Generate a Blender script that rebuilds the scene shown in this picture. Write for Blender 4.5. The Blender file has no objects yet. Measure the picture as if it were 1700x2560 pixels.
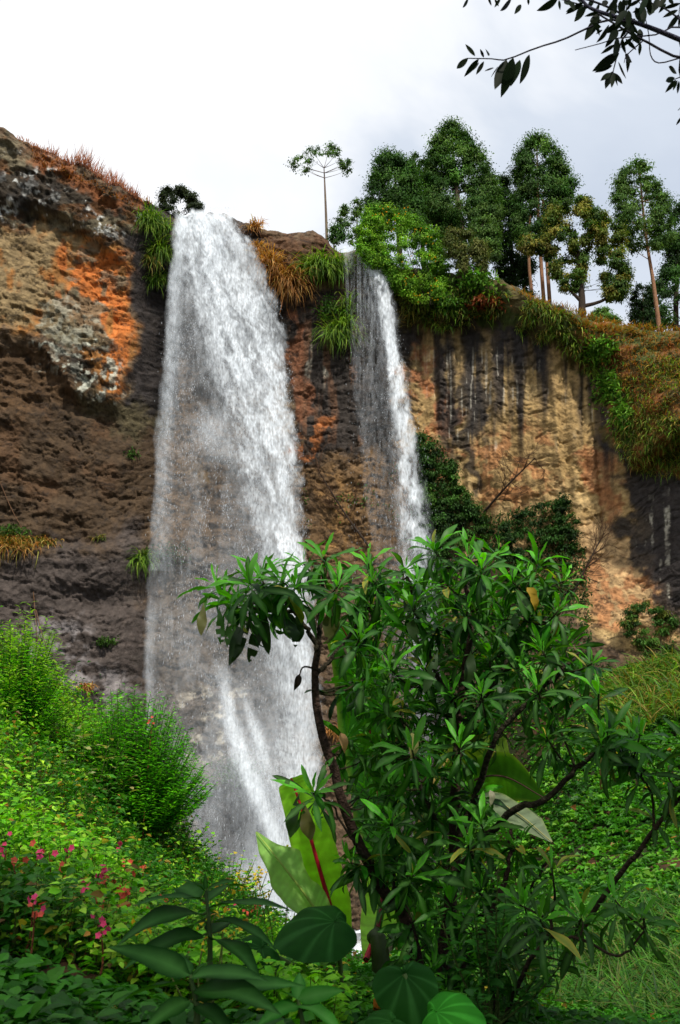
import bpy, math, random
import numpy as np

# ------------------------------------------------------------------ camera, sky, sun, exposure
scene = bpy.context.scene
COL = scene.collection
R = math.radians
PITCH, VFOV, EYE = R(17.0), R(58.0), 1.6

cam_data = bpy.data.cameras.new("camera")
cam = bpy.data.objects.new("camera", cam_data)
COL.objects.link(cam)
cam.location = (0, 0, EYE)
cam.rotation_euler = (R(90) + PITCH, 0, 0)
cam_data.sensor_fit = 'VERTICAL'
cam_data.sensor_height = 23.6
cam_data.lens = 23.6 / 2 / math.tan(VFOV / 2)
cam_data.clip_start = 0.05
cam_data.clip_end = 3000
cam_data.dof.use_dof = True
cam_data.dof.focus_distance = 30.0
cam_data.dof.aperture_fstop = 4.5
scene.camera = cam

SUN_EL, SUN_AZ = R(50), R(155)          # azimuth measured from +Y (the view) clockwise towards +X
SUN_DIR = np.array([math.sin(SUN_AZ) * math.cos(SUN_EL), math.cos(SUN_AZ) * math.cos(SUN_EL), math.sin(SUN_EL)])
sun_data = bpy.data.lights.new("sun", 'SUN')
sun_data.energy = 4.4
sun_data.angle = R(1.2)
sun_data.color = (1.0, 0.93, 0.82)
sun = bpy.data.objects.new("sun", sun_data)
COL.objects.link(sun)
from mathutils import Vector
sun.rotation_euler = Vector(SUN_DIR).to_track_quat('Z', 'Y').to_euler()
sun.location = (0, 0, 120)

world = bpy.data.worlds.new("World")
scene.world = world
world.use_nodes = True
nt = world.node_tree
nt.nodes.clear()
N = nt.nodes.new
w_out = N('ShaderNodeOutputWorld')
w_bg = N('ShaderNodeBackground')
w_bg.inputs['Strength'].default_value = 0.1
w_sky = N('ShaderNodeTexSky')
w_sky.sky_type = 'NISHITA'
w_sky.sun_disc = False
w_sky.sun_elevation = SUN_EL
w_sky.sun_rotation = SUN_AZ
w_tc = N('ShaderNodeTexCoord')
w_map = N('ShaderNodeMapping')
w_map.inputs['Scale'].default_value = (1.0, 1.0, 1.7)
w_map.inputs['Location'].default_value = (0.35, 0.1, 0.2)
w_n = N('ShaderNodeTexNoise')
w_n.inputs['Scale'].default_value = 2.3
w_n.inputs['Detail'].default_value = 6
w_n.inputs['Roughness'].default_value = 0.52
w_n.inputs['Distortion'].default_value = 0.35
# cloud deck: thin and bright towards the left, thicker and blue-grey towards the right
w_sep = N('ShaderNodeSeparateXYZ')
w_m1 = N('ShaderNodeMath'); w_m1.operation = 'MULTIPLY_ADD'
w_m1.inputs[1].default_value = 0.62; w_m1.inputs[2].default_value = -0.04
w_m2 = N('ShaderNodeMath'); w_m2.operation = 'ADD'
w_ramp = N('ShaderNodeValToRGB')
cr = w_ramp.color_ramp
cr.elements[0].position = 0.36; cr.elements[0].color = (11.5, 11.6, 11.8, 1)
cr.elements[1].position = 0.78; cr.elements[1].color = (6.2, 7.0, 8.3, 1)
e = cr.elements.new(0.50); e.color = (10.2, 10.5, 11.0, 1)
e = cr.elements.new(0.60); e.color = (7.6, 8.3, 9.4, 1)
w_mix = N('ShaderNodeMixRGB')
w_mix.inputs[0].default_value = 0.93
L = nt.links.new
L(w_tc.outputs['Generated'], w_map.inputs['Vector'])
L(w_map.outputs['Vector'], w_n.inputs['Vector'])
L(w_tc.outputs['Generated'], w_sep.inputs[0])
L(w_sep.outputs['X'], w_m1.inputs[0])
L(w_m1.outputs[0], w_m2.inputs[0])
L(w_n.outputs['Fac'], w_m2.inputs[1])
L(w_m2.outputs[0], w_ramp.inputs['Fac'])
L(w_sky.outputs[0], w_mix.inputs[1])
L(w_ramp.outputs['Color'], w_mix.inputs[2])
L(w_mix.outputs[0], w_bg.inputs['Color'])
L(w_bg.outputs[0], w_out.inputs['Surface'])

scene.view_settings.view_transform = 'Standard'
scene.view_settings.look = 'None'
scene.view_settings.gamma = 1.0
scene.view_settings.exposure = 0.0
scene.cycles.max_bounces = 7
scene.cycles.diffuse_bounces = 3
scene.cycles.glossy_bounces = 2
scene.cycles.transmission_bounces = 3
scene.cycles.transparent_max_bounces = 40
scene.cycles.use_denoising = True
scene.cycles.caustics_reflective = False
scene.cycles.caustics_refractive = False

# ------------------------------------------------------------------ helpers
rng = np.random.default_rng(11)
TANV = math.tan(VFOV / 2)
CP, SP = math.cos(PITCH), math.sin(PITCH)
A = np.asarray

def ray(px, py):
    a = (A(px, float) - 340) / 512 * TANV
    b = (512 - A(py, float)) / 512 * TANV
    return a, CP - b * SP, SP + b * CP

def P(px, py, Y):
    """world point seen at (px, py) of a 680x1024 picture, at distance Y along +Y"""
    dx, dy, dz = ray(px, py)
    t = A(Y, float) / dy
    return np.stack([dx * t, dy * t, EYE + dz * t], -1)

def project(p):
    p = A(p, float)
    x, y, z = p[..., 0], p[..., 1], p[..., 2] - EYE
    f = y * CP + z * SP
    u = -y * SP + z * CP
    f = np.where(f < 1e-3, 1e-3, f)
    return 340 + x / f / TANV * 512, 512 - u / f / TANV * 512

PXM = TANV / 512          # metres per pixel per metre of depth

_tabs = {}
def _tab(seed):
    if seed not in _tabs:
        _tabs[seed] = np.random.default_rng(1000 + seed).random((256, 256)).astype(np.float32)
    return _tabs[seed]

def vn(x, y, seed=0):
    """2-D value noise in 0..1"""
    x = A(x, np.float64); y = A(y, np.float64)
    xi = np.floor(x); yi = np.floor(y)
    fx = x - xi; fy = y - yi
    fx = fx * fx * fx * (fx * (fx * 6 - 15) + 10)
    fy = fy * fy * fy * (fy * (fy * 6 - 15) + 10)
    xi = xi.astype(np.int64) & 255; yi = yi.astype(np.int64) & 255
    x1 = (xi + 1) & 255; y1 = (yi + 1) & 255
    T = _tab(seed)
    a = T[yi, xi] * (1 - fx) + T[yi, x1] * fx
    b = T[y1, xi] * (1 - fx) + T[y1, x1] * fx
    return a * (1 - fy) + b * fy

def fbm(x, y, seed=0, octv=5, gain=0.5, lac=2.03):
    s = 0; amp = 1; tot = 0
    for i in range(octv):
        s = s + amp * vn(x + 17.3 * i, y - 9.1 * i, seed + i)
        tot += amp; amp *= gain; x = x * lac; y = y * lac
    return s / tot

def ridged(x, y, seed=0, octv=4, gain=0.5):
    s = 0; amp = 1; tot = 0
    for i in range(octv):
        s = s + amp * (1 - np.abs(2 * vn(x + 5.7 * i, y + 3.3 * i, seed + i) - 1))
        tot += amp; amp *= gain; x = x * 2.1; y = y * 2.1
    return s / tot

def ss(a, b, x):
    t = np.clip((A(x, float) - a) / (b - a), 0, 1)
    return t * t * (3 - 2 * t)

def lin(c):
    """sRGB 0..255 -> linear"""
    c = A(c, float) / 255
    return np.where(c <= 0.04045, c / 12.92, ((c + 0.055) / 1.055) ** 2.4)

def poly_sd(px, py, poly):
    """signed distance to a polygon, negative inside"""
    poly = A(poly, float)
    d = np.full(np.shape(px), 1e9); inside = np.zeros(np.shape(px), bool)
    n = len(poly)
    for i in range(n):
        ax, ay = poly[i]; bx, by = poly[(i + 1) % n]
        ex, ey = bx - ax, by - ay
        wx, wy = px - ax, py - ay
        t = np.clip((wx * ex + wy * ey) / (ex * ex + ey * ey + 1e-9), 0, 1)
        d = np.minimum(d, (wx - ex * t) ** 2 + (wy - ey * t) ** 2)
        c = ((ay > py) != (by > py))
        xin = ex * (py - ay) / (ey if abs(ey) > 1e-9 else 1e-9) + ax
        inside ^= c & (px < xin)
    d = np.sqrt(d)
    return np.where(inside, -d, d)

def inpoly(px, py, poly):
    return poly_sd(A(px, float), A(py, float), poly) < 0

def norm(v):
    return v / (np.linalg.norm(v, axis=-1, keepdims=True) + 1e-9)

class MB:
    """collects vertices, faces and colours for ONE mesh object"""
    def __init__(self):
        self.V, self.F, self.C, self.n = [], [], [], 0
    def add(self, V, F, col=(0.5, 0.5, 0.5)):
        V = A(V, np.float32).reshape(-1, 3); F = A(F, np.int64)
        C = A(col, np.float32)
        if C.ndim == 1:
            C = np.broadcast_to(C[:3], (len(V), 3))
        self.V.append(V); self.C.append(C[:, :3]); self.F.append(F + self.n); self.n += len(V)
        return self
    def build(self, name, mat, parent=None, smooth=True, extra=None):
        me = bpy.data.meshes.new(name)
        V = np.concatenate(self.V); C = np.concatenate(self.C)
        tot = np.concatenate([np.full(len(f), f.shape[1], np.int32) for f in self.F if len(f)])
        idx = np.concatenate([f.ravel() for f in self.F if len(f)]).astype(np.int32)
        me.vertices.add(len(V)); me.vertices.foreach_set('co', V.ravel())
        me.loops.add(len(idx)); me.loops.foreach_set('vertex_index', idx)
        me.polygons.add(len(tot))
        st = np.zeros(len(tot), np.int32); st[1:] = np.cumsum(tot)[:-1]
        me.polygons.foreach_set('loop_start', st); me.polygons.foreach_set('loop_total', tot)
        me.polygons.foreach_set('use_smooth', np.full(len(tot), smooth, bool))
        a = me.attributes.new('Col', 'FLOAT_COLOR', 'POINT')
        a.data.foreach_set('color', np.concatenate([C, np.ones((len(C), 1), np.float32)], 1).ravel())
        for k, v in (extra or {}).items():
            a = me.attributes.new(k, 'FLOAT', 'POINT'); a.data.foreach_set('value', A(v, np.float32).ravel())
        me.update(calc_edges=True)
        me.materials.append(mat)
        o = bpy.data.objects.new(name, me)
        COL.objects.link(o)
        if parent is not None:
            o.parent = parent
            o.matrix_parent_inverse = parent.matrix_basis.inverted()
        return o

def tag(o, label=None, cat=None, group=None, kind=None):
    if label: o['label'] = label
    if cat: o['category'] = cat
    if group: o['group'] = group
    if kind: o['kind'] = kind
    return o

def thing(name, loc, label, cat, group=None, kind=None):
    o = bpy.data.objects.new(name, None)
    o.empty_display_size = 0.2
    o.location = [float(v) for v in loc]
    COL.objects.link(o)
    return tag(o, label, cat, group, kind)

def grid_faces(nr, nc, off=0):
    i = np.arange(nr - 1)[:, None] * nc + np.arange(nc - 1)[None, :]
    i = i.ravel() + off
    return np.stack([i, i + 1, i + nc + 1, i + nc], 1)

def tube(pts, rad, sides=6, caps=True):
    pts = A(pts, float); rad = np.broadcast_to(A(rad, float), (len(pts),))
    t = np.gradient(pts, axis=0); t = norm(t)
    ref = np.array([0.31, 0.87, 0.12])
    b = norm(np.cross(t, ref)); n = np.cross(b, t)
    th = np.linspace(0, 2 * np.pi, sides, endpoint=False)
    V = pts[:, None, :] + rad[:, None, None] * (np.cos(th)[None, :, None] * b[:, None, :] + np.sin(th)[None, :, None] * n[:, None, :])
    k = len(pts)
    i = np.arange(k - 1)[:, None] * sides; j = np.arange(sides)[None, :]; j2 = (j + 1) % sides
    F = np.stack([i + j, i + j2, i + sides + j2, i + sides + j], -1).reshape(-1, 4)
    return V.reshape(-1, 3), F

def smooth_path(pts, n=None, wob=0.0, seed=0):
    """Catmull-Rom resample of control points with a little wobble"""
    p = A(pts, float)
    if len(p) == 2:
        p = np.stack([p[0], p[0] * .67 + p[1] * .33, p[0] * .33 + p[1] * .67, p[1]])
    q = np.vstack([2 * p[0] - p[1], p, 2 * p[-1] - p[-2]])
    n = n or max(4, 4 * (len(p) - 1))
    u = np.linspace(0, len(p) - 1 - 1e-6, n)
    i = u.astype(int); f = (u - i)[:, None]
    a, b, c, d = q[i], q[i + 1], q[i + 2], q[i + 3]
    o = 0.5 * ((2 * b) + (-a + c) * f + (2 * a - 5 * b + 4 * c - d) * f ** 2 + (-a + 3 * b - 3 * c + d) * f ** 3)
    if wob:
        r = np.random.default_rng(seed)
        w = r.normal(0, wob, o.shape); w[0] = 0; w[-1] *= .3
        o = o + w
    return o

def leaves(mb, pos, d, n, L, W, col, rows=1, droop=0.0, fold=0.25, shape='lance', wave=0.0, rib=None, tipcol=None, bites=0.0):
    """add one leaf (or blade) per row of pos: d = growing direction, n = upper side"""
    pos = A(pos, float); m = len(pos)
    if m == 0: return
    d = norm(np.broadcast_to(A(d, float), (m, 3))); n = np.broadcast_to(A(n, float), (m, 3))
    b = norm(np.cross(d, n)); u = np.cross(b, d)
    L = np.broadcast_to(A(L, float), (m,)); W = np.broadcast_to(A(W, float), (m,))
    droop = np.broadcast_to(A(droop, float), (m,))
    col = A(col, float)
    if col.ndim == 1: col = np.broadcast_to(col, (m, 3))
    if rows == 1:           # a folded diamond, two triangles
        mid = pos + d * (L * .45)[:, None]
        lift = u * (W * fold)[:, None]
        tip = pos + d * (L * np.cos(droop * .5))[:, None] - u * (L * np.sin(droop * .5))[:, None]
        V = np.stack([pos, mid + b * (W * .5)[:, None] + lift, tip, mid - b * (W * .5)[:, None] + lift], 1)
        k = np.arange(m)[:, None] * 4
        F = np.concatenate([k + A([[0, 1, 2]]), k + A([[0, 2, 3]])])
        mb.add(V.reshape(-1, 3), F, np.repeat(col, 4, 0))
        return
    s = np.linspace(0, 1, rows + 1)
    if shape == 'lance': w = np.sin(np.pi * s ** 0.85) ** 0.85
    elif shape == 'obov': w = np.sin(np.pi * s ** 1.35) ** 0.8
    elif shape == 'ovate': w = np.sin(np.pi * s ** 0.6) ** 0.9
    elif shape == 'blade': w = (1 - s) ** 0.7 * np.minimum(1, .6 + s * 2)
    else: w = np.sin(np.pi * s)
    w = w.copy(); w[0] = max(w[0], .07); w[-1] = 0.02
    th = droop[:, None] * s[None, :]
    ds = 1 / rows
    tm = (th[:, 1:] + th[:, :-1]) / 2
    al = np.concatenate([np.zeros((m, 1)), np.cumsum(np.cos(tm), 1) * ds], 1) * L[:, None]
    up = -np.concatenate([np.zeros((m, 1)), np.cumsum(np.sin(tm), 1) * ds], 1) * L[:, None]
    if wave:
        ph = rng.random((m, 1)) * 6.28
        wv = wave * np.sin(ph + s[None, :] * (9 + 5 * rng.random((m, 1))))
        wv2 = wave * np.sin(ph + 2 + s[None, :] * (9 + 5 * rng.random((m, 1))))
    else:
        wv = wv2 = np.zeros((m, rows + 1))
    hw = w[None, :] * W[:, None] * .5
    nu = u[:, None, :] * np.cos(th)[..., None] + d[:, None, :] * np.sin(th)[..., None]
    c0 = pos[:, None, :] + d[:, None, :] * al[..., None] + u[:, None, :] * up[..., None]
    e1 = c0 + b[:, None, :] * hw[..., None] + nu * (hw * (fold + wv))[..., None]
    e2 = c0 - b[:, None, :] * hw[..., None] + nu * (hw * (fold + wv2))[..., None]
    V = np.stack([e1, c0, e2], 2)                     # m, rows+1, 3, 3
    nv = (rows + 1) * 3
    C = np.broadcast_to(col[:, None, None, :], (m, rows + 1, 3, 3)).copy()
    if rib is not None: C[:, :, 1, :] = C[:, :, 1, :] * .35 + A(rib) * .65
    if tipcol is not None:
        k_ = (s[None, :, None, None] ** 2)
        C = C * (1 - k_) + A(tipcol)[None, None, None, :] * k_
    base = np.arange(m)[:, None] * nv
    F = (base[:, :, None] + grid_faces(rows + 1, 3)[None]).reshape(-1, 4)
    if bites: F = F[(rng.random(len(F)) > bites) | (np.arange(len(F)) % (2 * rows) < 4)]
    mb.add(V.reshape(-1, 3), F, C.reshape(-1, 3))

def rand_dir(m):
    v = rng.normal(size=(m, 3)); return norm(v)

# ------------------------------------------------------------------ materials
def new_mat(name):
    m = bpy.data.materials.new(name); m.use_nodes = True
    m.node_tree.nodes.clear()
    return m, m.node_tree.nodes.new, m.node_tree.links.new

def leaf_mat(name, trans=0.35, rough=0.5, spec=0.35, vein=0.0, tint=(1.25, 1.35, 0.5)):
    m, N, L = new_mat(name)
    out = N('ShaderNodeOutputMaterial'); at = N('ShaderNodeAttribute'); at.attribute_name = 'Col'
    pr = N('ShaderNodeBsdfPrincipled'); tr = N('ShaderNodeBsdfTranslucent'); mx = N('ShaderNodeMixShader')
    pr.inputs['Roughness'].default_value = rough
    pr.inputs['Specular IOR Level'].default_value = spec
    nz = N('ShaderNodeTexNoise'); nz.inputs['Scale'].default_value = 14; nz.inputs['Detail'].default_value = 3
    tc = N('ShaderNodeTexCoord'); L(tc.outputs['Object'], nz.inputs['Vector'])
    rm = N('ShaderNodeMapRange'); rm.inputs[3].default_value = 0.72; rm.inputs[4].default_value = 1.28
    L(nz.outputs['Fac'], rm.inputs[0])
    mul = N('ShaderNodeMixRGB'); mul.blend_type = 'MULTIPLY'; mul.inputs[0].default_value = 1
    L(at.outputs['Color'], mul.inputs[1]); L(rm.outputs[0], mul.inputs[2])
    tm = N('ShaderNodeMixRGB'); tm.blend_type = 'MULTIPLY'; tm.inputs[0].default_value = 1
    tm.inputs[2].default_value = (*tint, 1)
    L(mul.outputs[0], tm.inputs[1]); L(mul.outputs[0], pr.inputs['Base Color']); L(tm.outputs[0], tr.inputs['Color'])
    mx.inputs[0].default_value = trans
    L(pr.outputs[0], mx.inputs[1]); L(tr.outputs[0], mx.inputs[2]); L(mx.outputs[0], out.inputs['Surface'])
    return m

def surf_mat(name, rough=0.9, scale=3.0, amp=0.3, bump=0.3, bscale=12.0, spec=0.2, detail=6):
    """vertex colour times fine procedural noise, with bump"""
    m, N, L = new_mat(name)
    out = N('ShaderNodeOutputMaterial'); at = N('ShaderNodeAttribute'); at.attribute_name = 'Col'
    pr = N('ShaderNodeBsdfPrincipled')
    pr.inputs['Roughness'].default_value = rough; pr.inputs['Specular IOR Level'].default_value = spec
    tc = N('ShaderNodeTexCoord')
    nz = N('ShaderNodeTexNoise'); nz.inputs['Scale'].default_value = scale; nz.inputs['Detail'].default_value = detail
    nz.inputs['Roughness'].default_value = .65
    L(tc.outputs['Object'], nz.inputs['Vector'])
    rm = N('ShaderNodeMapRange'); rm.inputs[1].default_value = .25; rm.inputs[2].default_value = .75
    rm.inputs[3].default_value = 1 - amp; rm.inputs[4].default_value = 1 + amp
    L(nz.outputs['Fac'], rm.inputs[0])
    mul = N('ShaderNodeMixRGB'); mul.blend_type = 'MULTIPLY'; mul.inputs[0].default_value = 1
    L(at.outputs['Color'], mul.inputs[1]); L(rm.outputs[0], mul.inputs[2]); L(mul.outputs[0], pr.inputs['Base Color'])
    n2 = N('ShaderNodeTexNoise'); n2.inputs['Scale'].default_value = bscale; n2.inputs['Detail'].default_value = 5
    L(tc.outputs['Object'], n2.inputs['Vector'])
    bp = N('ShaderNodeBump'); bp.inputs['Strength'].default_value = bump; bp.inputs['Distance'].default_value = .15
    L(n2.outputs['Fac'], bp.inputs['Height']); L(bp.outputs[0], pr.inputs['Normal'])
    L(pr.outputs[0], out.inputs['Surface'])
    return m

M_ROCK = surf_mat('weathered_rock', rough=.85, scale=2.2, amp=.42, bump=.6, bscale=6.0, spec=.25, detail=9)
M_SOIL = surf_mat('dark_soil', rough=.95, scale=6, amp=.4, bump=.5, bscale=9)
M_BARK = surf_mat('bark', rough=.9, scale=9, amp=.4, bump=.6, bscale=30)
M_LEAF = leaf_mat('leaf', spec=.22)
M_LEAF_FAR = leaf_mat('leaf_distant', trans=.28, rough=.6, spec=.2, tint=(1.1, 1.2, .6))
M_LEAF_GLOSS = leaf_mat('leaf_waxy', trans=.30, rough=.45, spec=.20, tint=(1.6, 1.9, .25))
M_LEAF_MATTE = leaf_mat('leaf_matte', trans=.25, rough=.6, spec=.06, tint=(1.6, 1.9, .25))
M_GRASS = leaf_mat('grass_blade', trans=.35, rough=.55, spec=.25, tint=(1.2, 1.2, .5))
M_PETAL = leaf_mat('petal', trans=.3, rough=.6, spec=.2, tint=(1.1, .8, .9))
# ------------------------------------------------------------------ the cliff (skyline read from the photograph, depth of its own)
SKY = A([(-420, 60), (-200, 78), (-60, 108), (0, 126), (10, 132), (25, 143), (40, 150), (60, 157), (90, 172), (115, 186), (135, 197), (150, 204),
         (165, 210), (178, 216), (190, 218), (205, 217), (211, 212), (225, 215), (245, 222), (262, 230), (290, 235), (312, 233), (322, 237),
         (334, 249), (345, 253), (358, 251), (370, 254), (382, 262), (400, 268), (430, 272), (470, 274), (500, 280), (520, 291), (545, 303),
         (575, 315), (600, 323), (640, 330), (680, 333), (760, 330), (900, 322), (1150, 318)], float)
YB = A([(-60, 30), (-40, 42), (-30, 50), (-22, 54.5), (-14, 58), (-9.5, 60.5), (-6, 61.2), (-2, 61), (2, 60.5), (6, 61), (10, 60), (16, 58.5), (21, 57), (26, 53), (34, 47), (50, 36), (80, 20)], float)

def y_base(x):
    return np.interp(x, YB[:, 0], YB[:, 1])

def cliff_xy(px, py):
    """world x and base depth for a pixel column on the cliff"""
    Y = np.full(np.shape(px), 58.0)
    for _ in range(8):
        Y = y_base(P(px, py, Y)[..., 0])
    return P(px, py, Y)

_sk = cliff_xy(SKY[:, 0], SKY[:, 1])
_sk = _sk[np.argsort(_sk[:, 0])]

def z_top(x):
    return np.interp(x, _sk[:, 0], _sk[:, 2])

ZB = -11.0
def rock_offset(px, py):
    """large shapes of the face, metres towards the viewer (positive = nearer)"""
    o = np.zeros(np.shape(px))
    w = (fbm(px / 45, py / 45, 61, 3) - .5) * 26
    # left wall: upper block overhangs the recess below it
    lip = np.interp(px, [-100, 0, 45, 80, 120, 150, 200], [335, 338, 352, 392, 402, 330, 260])
    left = 1 - ss(118, 170, px)
    o += left * 1.1 * (1 - ss(lip - 6, lip + 16, py + w * .35))
    # crest lumps above the orange face
    lip2 = np.interp(px, [-100, 0, 45, 90, 130, 170], [212, 212, 220, 240, 262, 250])
    o += left * .9 * (1 - ss(lip2 - 5, lip2 + 9, py + w * .5))
    # lower ledge, left
    o += left * ss(536, 552, py + w * .4) * 1.5
    # hollow near (100, 600)
    o -= 1.3 * np.exp(-(((px - 105) / 45) ** 2 + ((py - 600) / 14) ** 2))
    # recess behind the main fall, boulder right of it
    o += 1.6 * np.exp(-(((px - 292) / 40) ** 2 + ((py - 262) / 34) ** 2))
    o -= 1.2 * np.exp(-(((px - 160) / 18) ** 2)) * ss(250, 300, py) * (1 - ss(420, 520, py))
    # ledge at the foot of the main fall
    o += 2.2 * ss(755, 785, py + w * .3) * ss(170, 200, px) * (1 - ss(262, 285, px))
    # right face: recessed under the vegetated brow
    right = ss(395, 420, px)
    brow = np.interp(px, [400, 440, 500, 560, 590, 620], [318, 326, 312, 345, 360, 372])
    o += right * (1 - ss(600, 640, px)) * 1.6 * (1 - ss(brow - 14, brow + 10, py + w * .3))
    # foot of the right face slopes outwards
    o += ss(405, 460, px) * np.clip((py - 500) / 140, 0, 1.6) ** 1.5 * 3.2
    # grassy buttress at the right edge
    b = ss(572, 640, px + (py - 360) * -.22)
    o += b * (np.clip((py - 325) / 150, 0, 1) * 7.0 - ss(462, 486, py + w * .4) * 4.2)
    return o

ncol, nrow = 960, 640
xs = np.concatenate([np.linspace(-75, -26, 60, endpoint=False), np.linspace(-26, 27, ncol - 120), np.linspace(27.3, 85, 60)])
ncol = len(xs)
t = np.linspace(0, 1, nrow)
Xg = np.broadcast_to(xs[None, :], (nrow, ncol)).copy()
zt = z_top(xs) + (fbm(xs * .8, xs * 0, 5, 4) - .5) * .9
Zg = ZB + (zt[None, :] - ZB) * t[:, None]
Yg = np.broadcast_to(y_base(xs)[None, :], (nrow, ncol)).copy()
PXg, PYg = project(np.stack([Xg, Yg, Zg], -1))

def rock_fine(px, py, X, Z):
    o = np.zeros_like(X)
    o += (fbm(X / 7, Z / 7, 1, 4) - .5) * 1.7
    calm = 1 - .65 * ss(398, 420, px) * (1 - ss(600, 640, px))
    o += (ridged(X / 3.4, Z / 3.0, 7, 4) - .62) * .5 * calm
    blk = vn(X / 1.5 + 3 * fbm(X / 3, Z / 3, 33, 2), Z / .8 + 3 * fbm(X / 4, Z / 4, 35, 2), 21)
    o += (np.round(blk * 4) / 4 - .5) * .20 * calm
    o += (fbm(X * 1.4, Z * 1.5, 13, 4) - .5) * .26
    o += (fbm(X * 3.3, Z * 3.6, 17, 3) - .5) * .20
    o -= ss(.74, .86, vn(X * 1.1 + fbm(X, Z, 23, 2) * 3, Z * 2.8 + fbm(X * .7, Z * .7, 27, 2) * 3, 25)) * .13
    ck = ss(.945, .985, 1 - np.abs(2 * fbm(X / 2.4 + fbm(X, Z, 37, 3) * .5, Z / 1.1 + fbm(X, Z, 39, 3) * .4, 47, 4) - 1))
    o -= ck * .15 * calm
    bed = vn(X * .10 + fbm(X * .2, Z * .2, 83, 2) * 2, Z * .75 + fbm(X * .25, Z * .25, 85, 3) * 3.5, 81)
    o += (np.round(bed * 5) / 5 - .5) * .32 * (1 - ss(130, 180, px)) * ss(330, 400, py)
    # crest: lumpy, holed
    lump = (1 - ss(205, 260, py)) * (1 - ss(140, 185, px))
    o += lump * (ridged(X / 1.6, Z / 1.4, 41, 4) - .6) * 1.2
    pit = (1 - ss(130, 180, px)) * ss(285, 310, py) * (1 - ss(400, 425, py))
    o += pit * (ridged(X / 1.3, Z / 1.0, 45, 4) - .6) * .75
    # right face: shallow vertical flutes
    fl = ss(400, 425, px) * (1 - ss(600, 640, px)) * (1 - ss(520, 580, py))
    o += fl * ((fbm(X * .75, Z * .05, 51, 3) - .5) * 1.5 + (fbm(X * 1.9, Z * .09, 55, 3) - .5) * .6)
    # thin ledges on the buttress
    bt = ss(600, 640, px) * (1 - ss(470, 500, py))
    o += bt * (vn(X * .2, Z * 1.3 + fbm(X * .3, Z * .3, 77, 2) * 2, 71) - .5) * .9
    return o

OFF = rock_offset(PXg, PYg) + rock_fine(PXg, PYg, Xg, Zg)
# round the top edge back over the plateau
rr = 1.4
edge = np.clip((Zg - (zt[None, :] - rr)) / rr, 0, 1)
OFF -= rr * (1 - np.sqrt(np.clip(1 - edge ** 2, 0, 1)))
Yf = Yg - OFF
top_y0 = Yf[-1]
# put the crest of each column on its skyline height at its real distance
_kk = np.ones(15) / 15
_ty = np.convolve(np.pad(top_y0 - .25 * rr, 7, mode='edge'), _kk, 'valid')
for _ in range(4):
    _p = project(np.stack([xs, _ty, zt], -1))[0]
    _sp = np.interp(_p, SKY[:, 0], SKY[:, 1])
    _q = ray(_p, _sp); zt = EYE + _ty * _q[2] / _q[1]
zt = zt + (fbm(xs * .8, xs * 0, 5, 4) - .5) * .5
Zg = ZB + (zt[None, :] - ZB) * t[:, None]
PXg, PYg = project(np.stack([Xg, Yf, Zg], -1))

# --- colours of the rock itself
def C(*c): return lin(c)
px, py = PXg, PYg
n1 = fbm(px / 38, py / 38, 101, 5); n2 = fbm(px / 11, py / 11, 107, 4); n3 = fbm(px / 4, py / 4, 111, 3)
wx = px + (fbm(px / 22, py / 22, 121, 4) - .5) * 46; wy = py + (fbm(px / 22, py / 22, 127, 4) - .5) * 46
ndet = (n2 - .5) * 22 + (n3 - .5) * 12

def mask(poly, soft=7, rag=1.0):
    return 1 - ss(-soft, soft, poly_sd(wx, wy, poly) + ndet * rag)

def lay(base, c, m):
    m = A(m)[..., None]
    return base * (1 - m) + A(c) * m

col = np.broadcast_to(C(104, 84, 62), px.shape + (3,)).copy()
# left wall
col = lay(col, C(78, 61, 42), mask([(-300, 330), (60, 350), (130, 400), (170, 400), (152, 540), (90, 560), (-300, 540)], 12))
col = lay(col, C(94, 68, 44), mask([(-300, 385), (50, 385), (100, 420), (120, 470), (80, 500), (-300, 490)], 14) * ss(.42, .62, n1) * .8)
col = lay(col, C(80, 71, 66), mask([(-300, 560), (60, 552), (140, 530), (155, 640), (150, 760), (-300, 780)], 16))
col = lay(col, C(140, 134, 134), mask([(20, 622), (78, 612), (86, 660), (150, 690), (140, 745), (60, 705), (20, 660)], 10) * ss(.38, .55, n2) * .75)
col = lay(col, C(164, 110, 48), mask([(-300, 215), (48, 218), (120, 240), (132, 262), (129, 330), (122, 400), (100, 390), (80, 330), (30, 330), (-300, 345)], 7))
col = lay(col, C(140, 124, 88), mask([(-300, 215), (50, 222), (82, 250), (78, 300), (20, 330), (-300, 345)], 9) * ss(.40, .52, n1 * .6 + n2 * .4) * .85)
col = lay(col, C(204, 112, 34), mask([(54, 250), (126, 258), (128, 330), (118, 395), (100, 330), (58, 308)], 8) * ss(.25, .42, fbm(px / 12, py / 40, 141, 4)) * .9)
col = lay(col, C(120, 112, 92), mask([(58, 262), (90, 235), (128, 262), (120, 300), (70, 290)], 8) * ss(.52, .60, fbm(px / 18, py / 7, 145, 4)) * .75)
# lower brown band under the orange face
col = lay(col, C(92, 68, 42), mask([(-300, 345), (40, 348), (118, 402), (130, 425), (60, 410), (-300, 400)], 8) * .75)
col = lay(col, C(90, 84, 58), mask([(70, 385), (160, 405), (165, 440), (120, 440), (80, 415)], 9) * .7)
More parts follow.
